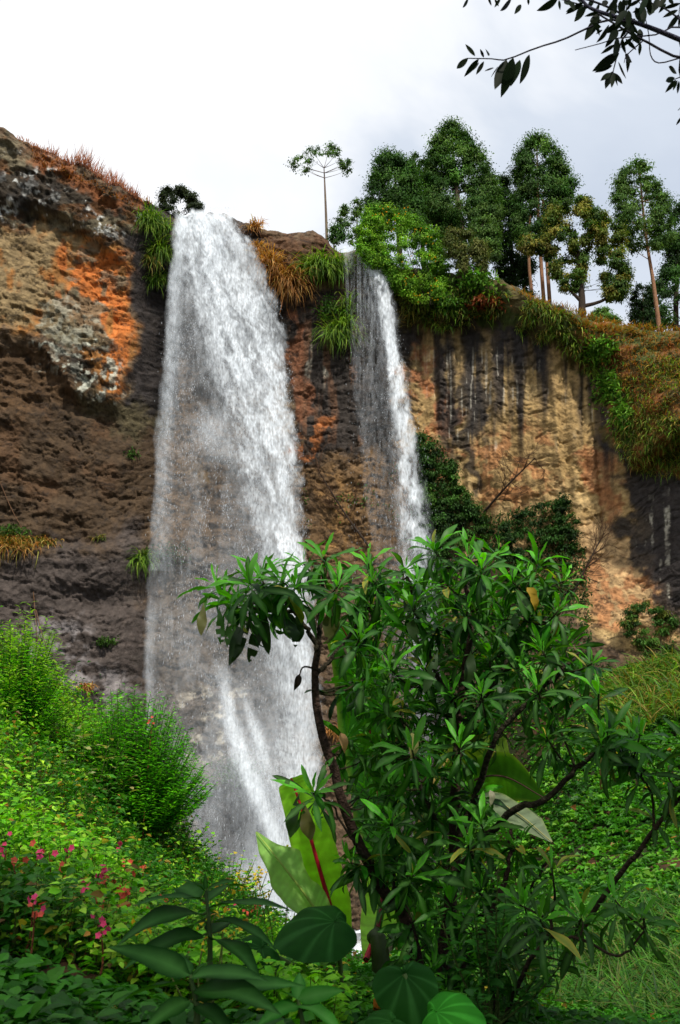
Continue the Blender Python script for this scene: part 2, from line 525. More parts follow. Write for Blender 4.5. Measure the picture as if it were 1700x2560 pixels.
# grey scar where orange skin has fallen off
scar = mask([(44, 318), (62, 300), (74, 286), (86, 292), (98, 302), (106, 330), (112, 345), (104, 352), (52, 345)], 3, .7)
col = lay(col, C(112, 108, 84), scar * .8)
col = lay(col, C(150, 150, 134), scar * ss(.50, .62, n3 * .5 + n2 * .5) * .6)
lich = mask([(26, 345), (104, 340), (116, 352), (124, 398), (112, 402), (62, 385), (40, 372)], 5)
col = lay(col, C(188, 192, 176), lich * ss(.51, .58, n2 * .5 + n3 * .5) * .85)
col = lay(col, C(52, 46, 36), lich * ss(.56, .64, fbm(px / 7, py / 6, 151, 3)) * .8)
# crest: dark crust, white lichen, ochre moss
crest = mask([(-300, 60), (0, 128), (60, 160), (140, 200), (152, 235), (146, 258), (128, 240), (84, 240), (66, 222), (-300, 218)], 6)
col = lay(col, C(62, 55, 44), crest * .92)
col = lay(col, C(122, 112, 86), crest * ss(.52, .62, n1) * .8)
col = lay(col, C(112, 70, 28), crest * ss(.55, .66, fbm(px / 16, py / 9, 161, 4)) * .75)
col = lay(col, C(205, 208, 204), crest * ss(.565, .615, n2 * .55 + n3 * .45) * ss(.40, .52, fbm(px / 30, py / 30, 165, 3)) * .9)
col = lay(col, C(36, 32, 28), mask([(-40, 170), (60, 178), (90, 215), (70, 235), (30, 214), (-40, 205)], 7) * ss(.45, .6, n2) * .8)
grassy_crest = mask([(-300, 62), (0, 128), (24, 146), (60, 162), (100, 182), (142, 205), (142, 215), (100, 196), (50, 176), (30, 164), (0, 158), (-300, 130)], 3, .35)
col = lay(col, C(132, 78, 36), grassy_crest * ss(12, 40, px) * .9)
# wet black rock beside the main fall
col = lay(col, C(50, 46, 46), mask([(128, 240), (150, 206), (180, 214), (176, 300), (172, 380), (158, 425), (128, 402), (132, 300)], 6, .5) * .95)
# behind the main fall
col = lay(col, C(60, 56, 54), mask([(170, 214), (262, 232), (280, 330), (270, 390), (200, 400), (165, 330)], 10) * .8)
col = lay(col, C(142, 116, 76), mask([(190, 410), (290, 395), (300, 480), (220, 505), (180, 470)], 14) * ss(.4, .6, n1) * .85)
col = lay(col, C(104, 96, 88), mask([(146, 560), (300, 540), (320, 900), (200, 900), (150, 720)], 16) * .8)
col = lay(col, C(58, 58, 62), mask([(185, 790), (262, 780), (292, 900), (300, 980), (200, 980)], 8) * .85)
col = lay(col, C(186, 178, 160), mask([(175, 690), (250, 680), (265, 770), (185, 760)], 10) * ss(.60, .66, n2) * .8)
# boulder between the falls
col = lay(col, C(98, 68, 44), mask([(222, 214), (262, 228), (320, 233), (340, 255), (338, 285), (290, 300), (262, 290), (240, 250)], 5) * .95)
col = lay(col, C(56, 50, 48), mask([(212, 212), (262, 229), (256, 250), (240, 244), (215, 222)], 4) * .85)
# wall between the falls
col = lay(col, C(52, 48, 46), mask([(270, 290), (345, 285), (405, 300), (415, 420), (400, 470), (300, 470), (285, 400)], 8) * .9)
stk = ss(.50, .64, fbm(px / 5, py / 60, 171, 3))
col = lay(col, C(140, 88, 56), mask([(292, 312), (306, 312), (308, 400), (302, 420), (290, 415)], 4, .4) * .8)
col = lay(col, C(120, 84, 58), mask([(286, 300), (350, 300), (352, 460), (290, 440)], 6) * stk * .6)
col = lay(col, C(176, 104, 46), mask([(296, 420), (322, 418), (326, 440), (314, 460), (296, 462)], 4, .6) * ss(.42, .55, n2) * .8)
col = lay(col, C(176, 170, 152), mask([(316, 330), (324, 328), (322, 390), (312, 395)], 3, .4) * stk * .8)
col = lay(col, C(120, 92, 58), mask([(300, 470), (410, 450), (420, 570), (310, 570)], 10) * .9)
col = lay(col, C(150, 112, 60), mask([(310, 480), (360, 475), (360, 545), (320, 550)], 10) * ss(.45, .6, n2) * .7)
# right face
rf = mask([(408, 300), (600, 330), (612, 470), (640, 520), (680, 640), (640, 690), (560, 600), (410, 500)], 8, .5)
col = lay(col, C(168, 138, 86), rf)
col = lay(col, C(186, 158, 106), rf * ss(.45, .65, n1) * .7)
col = lay(col, C(168, 106, 62), mask([(404, 340), (416, 340), (450, 400), (462, 470), (420, 470), (408, 420)], 6) * ss(.42, .56, n2 * .6 + n1 * .4) * .9)
col = lay(col, C(170, 112, 64), mask([(470, 440), (540, 420), (560, 480), (520, 520), (470, 520)], 10) * ss(.48, .60, n2) * .75)
col = lay(col, C(178, 110, 64), mask([(572, 456), (600, 450), (612, 486), (616, 520), (606, 520), (592, 486)], 6, 1.0) * .7)
col = lay(col, C(186, 106, 56), mask([(606, 510), (614, 510), (620, 560), (614, 560)], 3, .5) * .5)
col = lay(col, C(196, 160, 110), mask([(575, 520), (615, 512), (660, 560), (672, 620), (620, 625), (590, 600)], 9) * .85)
col = lay(col, C(176, 116, 68), mask([(575, 560), (660, 570), (676, 640), (590, 620)], 9) * ss(.44, .56, n2) * .8)
# black seepage stains from the brow, white mineral drips
depth_ = np.interp(px, [400, 425, 440, 470, 500, 520, 545, 580, 610], [350, 370, 430, 470, 420, 430, 380, 372, 440])
st1 = fbm(px / 10, py / 190, 181, 3); st2 = fbm(px / 2.6, py / 90, 187, 3)
fade = 1 - ss(-55, 25, py - depth_ + (st1 - .5) * 200)
brow_ = ss(400, 412, px) * (1 - ss(608, 622, px)) * ss(286, 300, py)
blk = brow_ * np.clip(fade * 1.15 - ss(.56, .66, st1 * .6 + st2 * .4) * .9 * ss(330, 350, py), 0, 1)
cols_ = sum(np.exp(-((px + (n2 - .5) * 7 + (n3 - .5) * 4 - a - (py - 360) * b) / w) ** 2 * 1.0) * k for a, b, w, k in
            [(413, .05, 4.5, .9), (431, .06, 3.2, .95), (446, .04, 2.0, .5), (459, .05, 4.5, .85), (487, .03, 5, .7), (511, .03, 3, .5), (526, .02, 2.5, .4), (556, .03, 6, .8), (574, .03, 5, .8)])
blk = blk * (1 - np.clip(cols_, 0, .9) * ss(322, 352, py + (n1 - .5) * 60))
col = lay(col, C(46, 42, 42), blk * .95)
band = mask([(462, 330), (476, 330), (482, 440), (474, 500), (462, 480)], 4, .4)
col = lay(col, C(50, 46, 44), band * .85)
band = mask([(432, 330), (444, 330), (452, 430), (446, 470), (436, 420)], 4, .4)
col = lay(col, C(54, 48, 44), band * .8)
band = mask([(500, 300), (552, 318), (546, 360), (520, 372), (500, 370)], 5, .7)
col = lay(col, C(46, 44, 46), band * .7)
whm = brow_ * ss(340, 365, py) * (1 - ss(440, 470, py)) * ss(.70, .76, fbm(px / 2.2, py / 40, 193, 2)) * ss(.45, .6, n1)
col = lay(col, C(206, 200, 184), whm * ss(400, 520, px + n1 * 60) * .4)
# overhang shadow painted dark at the right of the face and below the buttress
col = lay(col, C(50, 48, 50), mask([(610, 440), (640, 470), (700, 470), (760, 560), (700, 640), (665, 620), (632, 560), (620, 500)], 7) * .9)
col = lay(col, C(196, 190, 172), mask([(640, 500), (660, 500), (672, 600), (655, 560)], 5) * ss(.55, .64, fbm(px / 4, py / 50, 197, 3)) * .9)
# turf on brow and buttress
turf = mask([(345, 250), (380, 258), (470, 270), (520, 288), (600, 318), (700, 320), (900, 300), (900, 480), (680, 486), (630, 466), (606, 420), (592, 372), (545, 340), (500, 318), (470, 322), (400, 320)], 6)
col = lay(col, C(92, 82, 40), turf * .95)
col = lay(col, C(150, 94, 44), turf * ss(560, 600, px) * ss(.42, .58, n1 * .5 + n2 * .5) * .85)
col = lay(col, C(58, 82, 28), turf * ss(.52, .62, fbm(px / 24, py / 20, 203, 4)) * .8)
# foot of the right face
col = lay(col, C(84, 66, 48), mask([(400, 600), (560, 640), (700, 660), (700, 900), (400, 900)], 12) * .9)
# thin cracks and strata everywhere
crack = ss(.93, .985, 1 - np.abs(2 * fbm(px / 26 + n2 * 1.5, py / 11 + n2, 211, 4) - 1))
col = lay(col, C(40, 33, 27), crack * (1 - ss(400, 420, px) * (1 - ss(500, 560, py))) * .7)
pit_ = ss(.66, .76, fbm(px / 3.2, py / 2.6, 221, 3))
col = lay(col, C(34, 29, 24), pit_ * (.38 - .16 * (1 - ss(130, 170, px)) * ss(400, 430, py)) * (1 - .5 * ss(.5, .6, n1)))
col *= (0.62 + .76 * n3)[..., None] * (0.80 + .4 * n2)[..., None]
g_ = col.mean(-1, keepdims=True)
col = (g_ + (col - g_) * .92) * .84

# plateau rows going back from the edge
back = A([0.35, .8, 1.5, 2.5, 4, 6, 9, 13, 19, 28, 42, 65, 100, 160, 260])
slope = np.interp(xs, [-80, -30, -10, 5, 12, 30, 80], [.25, .18, .02, .02, .10, .12, .12])
Xp, Yp, Zp = [], [], []
for k, bk in enumerate(back):
    Xp.append(xs + xs * bk * .012)
    Yp.append(top_y0 + (y_base(xs) + 1.4 - top_y0) * min(1, bk / 4) + bk)
    Zp.append(zt + slope * bk * (1 if bk < 30 else 30 / bk) + (fbm(xs * .5, np.full_like(xs, bk * .5), 9, 3) - .5) * .5)
pc = np.broadcast_to(C(96, 88, 44), (len(back), ncol, 3)) * (.7 + .6 * fbm(A(Xp) * .6, A(Yp) * .6, 15, 3))[..., None]
Vx = np.concatenate([Xg, A(Xp)]); Vy = np.concatenate([Yf, A(Yp)]); Vz = np.concatenate([Zg, A(Zp)])
V = np.stack([Vx, Vy, Vz], -1)
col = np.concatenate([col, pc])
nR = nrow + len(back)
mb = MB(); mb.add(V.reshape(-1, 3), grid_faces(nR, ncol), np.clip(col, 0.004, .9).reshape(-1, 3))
cliff = mb.build('cliff', M_ROCK)
tag(cliff, 'tall rock cliff of orange, tan and black stained stone behind the waterfalls', kind='structure')
_sp = project(V[nrow - 60:nrow + 3])[1]
_k = _sp.argmin(0) + nrow - 60
CREST = V[_k, np.arange(ncol)]
CREST_PX = project(CREST)[0]

def cliff_y(x, z):
    """depth of the finished rock face at world x, z"""
    i = np.clip(np.interp(x, xs, np.arange(ncol)).round().astype(int), 0, ncol - 1)
    j = np.clip(((z - ZB) / (zt[i] - ZB) * (nrow - 1)).round().astype(int), 0, nrow - 1)
    return Yf[j, i]

def on_cliff(px_, py_, out=0.0):
    """world point of the rock face seen at a pixel"""
    px_ = A(px_, float); py_ = A(py_, float)
    Y = np.full(np.shape(px_), 58.0)
    for _ in range(14):
        p = P(px_, py_, Y)
        Y = .5 * Y + .5 * cliff_y(p[..., 0], p[..., 2])
    return P(px_, py_, Y - out)

# ------------------------------------------------------------------ the valley ground (thin-plate spline through read-off points)
gp = []
def G_(px_, py_, Y): gp.append(P(px_, py_, Y))
for q in [(0, 668, 15), (60, 712, 15.5), (120, 790, 15.8), (180, 868, 17), (228, 905, 18), (288, 952, 18),
          (0, 800, 10), (100, 862, 11), (200, 940, 12), (0, 925, 6.5), (100, 965, 6.5), (200, 1004, 6.5), (0, 1030, 4.2),
          (340, 1004, 8.2), (450, 1012, 8), (560, 1026, 10), (660, 1020, 13), (300, 985, 12), (400, 985, 12),
          (600, 915, 19), (670, 905, 20), (600, 805, 28), (670, 800, 28), (620, 702, 40), (675, 690, 39), (500, 812, 37), (520, 705, 50),
          (480, 930, 22), (620, 672, 46), (680, 664, 43), (560, 694, 50), (720, 660, 41), (440, 955, 42), (380, 952, 46), (300, 925, 50), (450, 850, 52)]:
    G_(*q)
gp += [A(v, float) for v in [(0, 0, 0), (-4, 0, .3), (4, 0, -.1), (0, -14, 0), (-14, -10, 2), (14, -10, 0), (-14, 4, 5), (-15, 12, 8), (-14, 22, 8), (-22, 34, 7),
                             (-6, 24, -2.5), (-3, 30, -5.5), (-10, 34, -5), (-10, 46, -6), (-4, 40, -6.5), (0, 52, -7), (-14, 52, -5),
                             (12, 8, -.6), (18, 14, 1), (28, 28, 4.0), (30, 40, 7.0), (30, 10, 3), (2, 26, -4), (-40, 10, 14), (45, 20, 12), (0, -40, 0), (-40, -40, 6), (40, -40, 4),
                             (-26, 50, 4)]]
gp = A(gp)
def _U(r2): return np.where(r2 > 1e-9, r2 * np.log(r2 + 1e-12), 0) * .5
_n = len(gp)
_K = _U(((gp[:, None, :2] - gp[None, :, :2]) ** 2).sum(-1)) + np.eye(_n) * .25
_Pm = np.concatenate([np.ones((_n, 1)), gp[:, :2]], 1)
_S = np.block([[_K, _Pm], [_Pm.T, np.zeros((3, 3))]])
_w = np.linalg.solve(_S, np.concatenate([gp[:, 2], np.zeros(3)]))
def ground_z(x, y):
    x = A(x, float); y = A(y, float)
    z = _w[_n] + _w[_n + 1] * x + _w[_n + 2] * y
    for i in range(_n):
        z = z + _w[i] * _U((x - gp[i, 0]) ** 2 + (y - gp[i, 1]) ** 2)
    return z

gx = np.concatenate([A([-900, -500, -250, -120]), np.linspace(-60, -22, 40, endpoint=False), np.linspace(-22, 32, 300), np.linspace(33, 60, 30), A([120, 250, 500, 900])])
gy = np.concatenate([A([-900, -500, -250, -120]), np.linspace(-60, -4, 40, endpoint=False), np.linspace(-4, 62, 340), np.linspace(62.5, 80, 20)])
GX, GY = np.meshgrid(gx, gy)
cxg = np.clip(GX, -44, 44); cyg = np.clip(GY, -44, 56)
GZ = ground_z(cxg, cyg)
far = np.hypot(GX - cxg, np.minimum(0, GY - cyg))
GZ = np.where(far > 0, GZ * np.exp(-far / 400) + 0, GZ)
GZ += (fbm(GX * .5, GY * .5, 301, 4) - .5) * .5 + (fbm(GX * 2.2, GY * 2.2, 305, 3) - .5) * .14
gcol = lay(np.broadcast_to(C(38, 44, 18), GX.shape + (3,)), C(70, 48, 30), ss(.5, .65, fbm(GX * .8, GY * .8, 311, 4)))
mb = MB(); mb.add(np.stack([GX, GY, GZ], -1).reshape(-1, 3), grid_faces(len(gy), len(gx)), gcol.reshape(-1, 3))
ground = mb.build('ground', M_SOIL)
tag(ground, 'dark overgrown soil of the valley floor and its two banks', kind='structure')
# ------------------------------------------------------------------ falling water: curved sheets with real depth between them, and loose drops
def water_mat(name, alpha_scale=1.0):
    m, N, L = new_mat(name)
    out = N('ShaderNodeOutputMaterial'); at = N('ShaderNodeAttribute'); at.attribute_name = 'dens'
    df = N('ShaderNodeBsdfDiffuse'); df.inputs['Color'].default_value = (.86, .93, 1.0, 1)
    tl = N('ShaderNodeBsdfTranslucent'); tl.inputs['Color'].default_value = (.86, .93, 1.0, 1)
    mx = N('ShaderNodeMixShader'); mx.inputs[0].default_value = .12
    L(df.outputs[0], mx.inputs[1]); L(tl.outputs[0], mx.inputs[2])
    tp = N('ShaderNodeBsdfTransparent'); m2 = N('ShaderNodeMixShader')
    tc = N('ShaderNodeTexCoord'); mp = N('ShaderNodeMapping'); mp.inputs['Scale'].default_value = (5, 5, 1.6)
    nz = N('ShaderNodeTexNoise'); nz.inputs['Scale'].default_value = 1.6; nz.inputs['Detail'].default_value = 4
    L(tc.outputs['Object'], mp.inputs['Vector']); L(mp.outputs['Vector'], nz.inputs['Vector'])
    rm = N('ShaderNodeMapRange'); rm.inputs[1].default_value = .3; rm.inputs[2].default_value = .7
    rm.inputs[3].default_value = .55 * alpha_scale; rm.inputs[4].default_value = 1.35 * alpha_scale
    L(nz.outputs['Fac'], rm.inputs[0])
    ml = N('ShaderNodeMath'); ml.operation = 'MULTIPLY'; ml.use_clamp = True
    L(at.outputs['Fac'], ml.inputs[0]); L(rm.outputs[0], ml.inputs[1])
    L(ml.outputs[0], m2.inputs[0]); L(tp.outputs[0], m2.inputs[1]); L(mx.outputs[0], m2.inputs[2])
    L(m2.outputs[0], out.inputs['Surface'])
    return m

def drop_mat():
    m, N, L = new_mat('water_drop')
    out = N('ShaderNodeOutputMaterial')
    df = N('ShaderNodeBsdfDiffuse'); df.inputs['Color'].default_value = (.86, .92, .99, 1)
    tl = N('ShaderNodeBsdfTranslucent'); tl.inputs['Color'].default_value = (.86, .92, .99, 1)
    mx = N('ShaderNodeMixShader'); mx.inputs[0].default_value = .2
    tp = N('ShaderNodeBsdfTransparent'); m2 = N('ShaderNodeMixShader')
    at = N('ShaderNodeAttribute'); at.attribute_name = 'dens'
    L(df.outputs[0], mx.inputs[1]); L(tl.outputs[0], mx.inputs[2])
    L(at.outputs['Fac'], m2.inputs[0]); L(tp.outputs[0], m2.inputs[1]); L(mx.outputs[0], m2.inputs[2])
    L(m2.outputs[0], out.inputs['Surface'])
    return m

M_WATER = water_mat('falling_water'); M_DROP = drop_mat()

def curve(py, pts):
    pts = A(pts, float); return np.interp(py, pts[:, 0], pts[:, 1])

def strand(px, py, path, hw, inten, pw=2.0):
    """soft streak along a path of (x, y); hw and inten are (y, value) curves"""
    path = A(path, float)
    c = np.interp(py, path[:, 1], path[:, 0])
    h = curve(py, hw); k = curve(py, inten)
    inside = (py >= path[0, 1] - 6) & (py <= path[-1, 1] + 10)
    return np.exp(-np.abs((px - c) / h) ** pw) * k * inside

XR = [(206, 226), (215, 227), (243, 247), (260, 259), (286, 269), (321, 277), (364, 284), (408, 287), (455, 297), (512, 300), (546, 304), (629, 312), (737, 319), (802, 323), (889, 314), (940, 310)]
XL = [(206, 180), (215, 178), (260, 172), (325, 166), (390, 160), (434, 156), (499, 152), (564, 147), (650, 145), (733, 147), (781, 165), (846, 188), (902, 222), (940, 240)]

def main_density(px, py, seed, front):
    xr, xl = curve(py, XR), curve(py, XL)
    # the fall breaks into comet-shaped clots: warped noise drawn out downwards
    wx = px + (fbm(px / 14, py / 16, 401, 3) - .5) * 16
    wy = py + (fbm(px / 14, py / 16, 405, 3) - .5) * 26
    grow = np.interp(py, [210, 400, 700, 930], [.8, 1.15, 1.5, 1.8])
    clot = fbm(wx / (6.5 * grow), wy / (13 * grow), 409, 5, .66)
    fine = fbm(px / 2.2, py / 6.5, 415 + seed, 3, .6)
    edge = (fbm(px / 9, py / 15, 419, 4) - .5) * 20
    core = strand(px + edge * .5, py, [(203, 206), (205, 225), (214, 250), (226, 280), (240, 320), (254, 390), (265, 460), (274, 520), (282, 560), (288, 620), (293, 700), (298, 800), (306, 900), (309, 930)],
                  [(206, 25), (240, 30), (320, 35), (400, 30), (470, 26), (530, 22), (580, 19), (700, 20), (800, 16), (900, 10)],
                  [(206, 1.6), (260, 1.3), (330, 1.2), (420, 1.1), (500, .85), (540, .75), (590, .8), (640, .6), (740, .5), (850, .7), (930, .95)], 2.6)
    rim = strand(px + edge * .4, py, [(240, 240), (256, 290), (266, 340), (273, 400), (283, 455), (288, 520), (294, 560), (301, 640), (306, 720), (309, 800), (309, 930)],
                 [(240, 10), (400, 12), (520, 12), (600, 14), (800, 12), (930, 8)], [(240, .5), (340, .7), (460, .65), (560, .6), (640, .5), (760, .4), (930, .5)])
    lstr = strand(px + edge * .3, py, [(181, 215), (176, 260), (172, 330), (168, 390), (164, 430), (161, 500), (158, 560)], [(215, 6), (330, 7), (500, 9)], [(215, .7), (330, .3), (430, .2), (560, .06)])
    lthin = strand(px, py, [(152, 560), (148, 640), (148, 740)], [(560, 7), (740, 5)], [(560, 0), (650, .16), (740, .2)])
    mid = strand(px + edge * .4, py, [(208, 400), (212, 440), (222, 470)], [(400, 14), (470, 16)], [(400, 0), (430, .3), (470, 0)])
    sa = strand(px + edge * .35, py, [(221, 655), (230, 720), (246, 770), (266, 815), (284, 860), (304, 915)], [(655, 6), (760, 9), (915, 8)], [(655, 0), (700, .5), (780, .75), (915, .6)])
    sb = strand(px + edge * .35, py, [(240, 680), (256, 735), (272, 790), (288, 830)], [(680, 5), (830, 9)], [(680, 0), (740, .5), (830, 0)])
    veil = .5 * curve(py, [(206, .62), (260, .34), (330, .16), (430, .11), (520, .11), (600, .12), (700, .13), (790, .17), (860, .20), (930, .55)])
    veil = veil * (.6 + .8 * ss(.36, .64, fbm(px / 17 + fbm(px / 9, py / 30, 421, 3), py / 60, 423, 5, .6)))
    veil = veil * ss(xl - 6, xl + 26, px + edge * .9) * (1 - ss(xr - 12, xr + 5, px + edge * .5))
    dark = np.exp(-(((px - 228) / 26) ** 2 + ((py - 850) / 60) ** 2)) * .55
    veil = veil * (1 - dark)
    smooth = np.interp(py, [206, 480, 640, 930], [0, .15, .65, .9])         # lower down the water turns to mist
    grain = np.clip((fbm(px / 1.5, py / 3.2, 429 + seed, 2, .7) - .3) * 2.6, 0, 1.6)
    br = np.clip((clot - .30) * 3.4, .25, 1.5) * (.45 + .6 * grain)
    br2 = np.clip((fine - .30) * 2.4, .1, 1.3)
    core = core * (.22 + 1.5 * front); rim = rim * (.22 + 1.3 * front)
    d = core * (br * (1 - smooth) + (.72 + (clot - .5) * 1.1) * smooth) * .95 + rim * (br * (1 - smooth) + .8 * smooth)
    d = d + (lstr + lthin + mid) * (.45 + br2 * .6) + (sa + sb) * (.6 + .5 * br2)
    d = d + veil * ((.25 + br2 * .85) * (1 - smooth * .55) + smooth * .75)
    d = d + np.exp(-(((px - 290) / 42) ** 2 + ((py - 900) / 46) ** 2)) * .5 + np.exp(-(((px - 240) / 36) ** 2 + ((py - 890) / 40) ** 2)) * .06
    clipx = ss(-3, 4, py - 213 + (fbm(px / 6, py * 0, 427, 3) - .5) * 12) * ss(xl - 4, xl + 4, px + edge * .3) * (1 - ss(xr - 1, xr + 6, px + edge * .8))
    return np.clip(d, 0, 2) * clipx

def second_density(px, py, seed, front):
    wx = px + (fbm(px / 8, py / 12, 431, 3) - .5) * 8
    clot = fbm(wx / 5, py / 15, 435, 4, .58); fine = fbm(px / 1.8, py / 9, 439 + seed, 3, .6)
    edge = (fbm(px / 6, py / 11, 443, 3) - .5) * 9
    path = [(362, 249), (368, 256), (377, 275), (385, 300), (391, 340), (396, 380), (402, 420), (407, 455), (411, 500), (415, 545), (420, 640), (426, 760), (430, 900)]
    core = strand(px + edge * .55, py, path, [(249, 6), (300, 5.5), (380, 6.5), (450, 8), (520, 11), (640, 13), (900, 20)], [(249, 1.2), (300, 1.2), (420, 1.05), (500, .75), (560, .6), (640, .26), (760, .07), (900, .04)], 2.4)
    xl = curve(py, [(249, 342), (300, 345), (400, 352), (500, 362), (560, 372), (640, 380)])
    cx = np.interp(py, A(path)[:, 1], A(path)[:, 0])
    veil = curve(py, [(249, .8), (275, .36), (340, .16), (430, .10), (520, .09), (640, .09)]) * ss(xl - 2, xl + 8, px) * (1 - ss(cx - 2, cx + 6, px))
    streak = np.clip((fbm(px / 2.0, py / 120, 447 + seed, 2) - .42) * 4, 0, 1.4) * (1 - ss(300, 400, py)) + ss(300, 400, py) * .7
    core = core * (.25 + 1.6 * front); veil = veil * (.8 - .35 * front)
    d = core * np.clip((clot - .28) * 2.9, .15, 1.4) + veil * streak * np.clip((fine - .25) * 2.4, .05, 1.4)
    return np.clip(d, 0, 2)

def fall(name, label, dens, x0, x1, y0, y1, lip, layers, outs, step, cat, ndrop, ddens, seed):
    root = None
    z_lip = None
    for k in range(layers):
        ux = np.arange(x0, x1, step); uy = np.arange(y0, y1, step)
        gx_, gy_ = np.meshgrid(ux, uy)
        r = np.clip((gy_ - lip) / 60, -1, 12)
        # leaps clear of the lip, then falls nearly straight
        base = on_cliff_smooth(gx_, gy_)
        D = dens(gx_, gy_, 37 * k, 1.0 if k == layers - 1 else 0.0)
        out = outs[0] + (outs[1] - outs[0]) * (1 - np.exp(-np.clip(r, 0, 12) * .9)) + (k - (layers - 1) / 2) * .55
        out = out - np.clip(-r, 0, 1) * 2.2
        bump = (fbm(gx_ / 18, gy_ / 40, 461 + seed + k, 3) - .5) * .5
        pts = P(gx_, gy_, base - out - bump)
        a = 1 - np.exp(-D * curve(gy_, [(y0, 1.0), (y1, 1.0)]) * (2.3 / layers) * 1.15)
        a = np.where(D < .015, 0, a)
        keep = a.reshape(-1) > .004
        F = grid_faces(len(uy), len(ux))
        F = F[keep[F].any(1)]
        used = np.unique(F); remap = np.zeros(len(keep), np.int64); remap[used] = np.arange(len(used))
        mb = MB(); mb.add(pts.reshape(-1, 3)[used], remap[F], (.9, .93, .97))
        if root is None:
            root = thing(name, pts[0, len(ux) // 2], label, cat, kind='structure')
        mb.build('water_curtain', M_WATER, root, extra={'dens': a.reshape(-1)[used]})
    # drops
    m = ndrop * 6
    px_ = rng.uniform(x0 - 3, x1 + 3, m); py_ = rng.uniform(y0, y1, m)
    w = ddens(px_, py_)
    ok = rng.random(m) < w
    px_, py_ = px_[ok][:ndrop], py_[ok][:ndrop]
    n_ = len(px_)
    r = np.clip((py_ - lip) / 60, 0, 12)
    out = outs[0] + (outs[1] - outs[0]) * (1 - np.exp(-r * .9)) + rng.normal(0, .8, n_)
    out = np.maximum(out, .3)
    c = P(px_, py_, on_cliff_smooth(px_, py_) - out)
    big = rng.random(n_) ** 3
    wd = (.009 + .020 * big); ln = wd * rng.uniform(1.6, 6, n_) * np.interp(py_, [200, 500, 900], [.8, 1.2, 1.6])
    ang = rng.random(n_) * 6.28
    tri = np.stack([np.stack([np.cos(ang + q) * wd, np.sin(ang + q) * wd, np.zeros(n_)], -1) for q in (0, 2.094, 4.189)], 1)
    tilt = rng.normal(0, .12, (n_, 2))
    axis = np.stack([tilt[:, 0], tilt[:, 1], np.ones(n_)], -1) * ln[:, None]
    V = np.concatenate([c[:, None] + tri, (c + axis * .6)[:, None], (c - axis)[:, None]], 1)
    b = np.arange(n_)[:, None] * 5
    F = np.concatenate([b + A(f) for f in ([[0, 1, 3]], [[1, 2, 3]], [[2, 0, 3]], [[1, 0, 4]], [[2, 1, 4]], [[0, 2, 4]])])
    mb = MB(); mb.add(V.reshape(-1, 3), F, (.9, .93, .97))
    mb.build('spray', M_DROP, root, extra={'dens': np.repeat(rng.uniform(.15, .55, n_), 5)})
    return root

# a smoothed copy of the face for the water to follow
def _box(a, r):
    for ax in (0, 1):
        p_ = np.pad(a, [(r, r) if i == ax else (0, 0) for i in (0, 1)], mode='edge')
        c = np.cumsum(np.insert(p_, 0, 0, axis=ax), axis=ax)
        a = (np.take(c, np.arange(2 * r + 1, c.shape[ax]), ax) - np.take(c, np.arange(0, c.shape[ax] - 2 * r - 1), ax)) / (2 * r + 1)
    return a
_min = Yf.copy()
for sh in (-18, -9, 9, 18):
    _min = np.minimum(_min, np.roll(Yf, sh, 0)); _min = np.minimum(_min, np.roll(Yf, sh, 1))
Ys = _box(_box(_min, 28), 28) - .15

def on_cliff_smooth(px_, py_):
    px_ = A(px_, float); py_ = A(py_, float)
    Y = np.full(np.shape(px_), 60.0)
    for _ in range(10):
        p = P(px_, py_, Y)
        i = np.clip(np.interp(p[..., 0], xs, np.arange(ncol)).round().astype(int), 0, ncol - 1)
        j = np.clip(((p[..., 2] - ZB) / (zt[i] - ZB) * (nrow - 1)).round().astype(int), 0, nrow - 20)
        Y = .5 * Y + .5 * Ys[j, i]
    return Y

def main_drops(px, py):
    xr, xl = curve(py, XR), curve(py, XL)
    inside = (.35 + .65 * ss(xl + 10, xl + 50, px)) * ss(xl - 8, xl + 14, px) * (1 - ss(xr - 6, xr + 12, px))
    k = curve(py, [(206, .7), (330, .58), (450, .34), (560, .15), (700, .06), (930, .04)])
    return inside * k * (.12 + .88 * ss(.42, .62, fbm(px / 12, py / 22, 471, 3)))

def second_drops(px, py):
    fadeo = 1 - ss(560, 680, py)
    cx = curve(py, [(249, 362), (300, 385), (380, 396), (455, 407), (545, 415), (640, 420)])
    return fadeo * np.exp(-((px - cx) / curve(py, [(249, 5), (400, 11), (640, 16)])) ** 2) * .7 + fadeo * .06 * ss(342, 352, px) * (1 - ss(cx - 5, cx, px)) * ss(252, 275, py)

fall('waterfall', 'broad white waterfall dropping from the notch in the cliff crest, the wider of the two', main_density, 132, 338, 207, 936, 214, 3, (.5, 1.7), 1.0, 'waterfall', 60000, main_drops, 0)
fall('waterfall', 'narrow second waterfall falling right of the brown boulder', second_density, 334, 472, 246, 905, 252, 3, (.35, 1.5), 0.9, 'waterfall', 13000, second_drops, 300)

# the stream at the foot of the falls
sx = np.linspace(-12, 8, 90); sy = np.linspace(40, 61, 90)
SX, SY = np.meshgrid(sx, sy)
SZ = ground_z(SX, SY) + .25 + (fbm(SX * 1.1, SY * 1.1, 481, 4) - .5) * .7
mb = MB(); mb.add(np.stack([SX, SY, SZ], -1).reshape(-1, 3), grid_faces(90, 90), (.9, .93, .97))
dn = (SZ < -4.2) * ss(.35, .6, fbm(SX * .8, SY * .8, 485, 4)) * .9
st = mb.build('stream_water', M_WATER, extra={'dens': dn.reshape(-1)})
tag(st, 'white foaming stream below the falls', kind='structure')
def on_px_Y(x, y): return float(on_cliff(A([x]), A([y]))[0, 1])
# ------------------------------------------------------------------ trees and shrubs of the plateau
def mpp(py, Y):
    """metres per pixel at a point of the picture"""
    return A(Y, float) / ray(340, py)[1] * TANV / 512

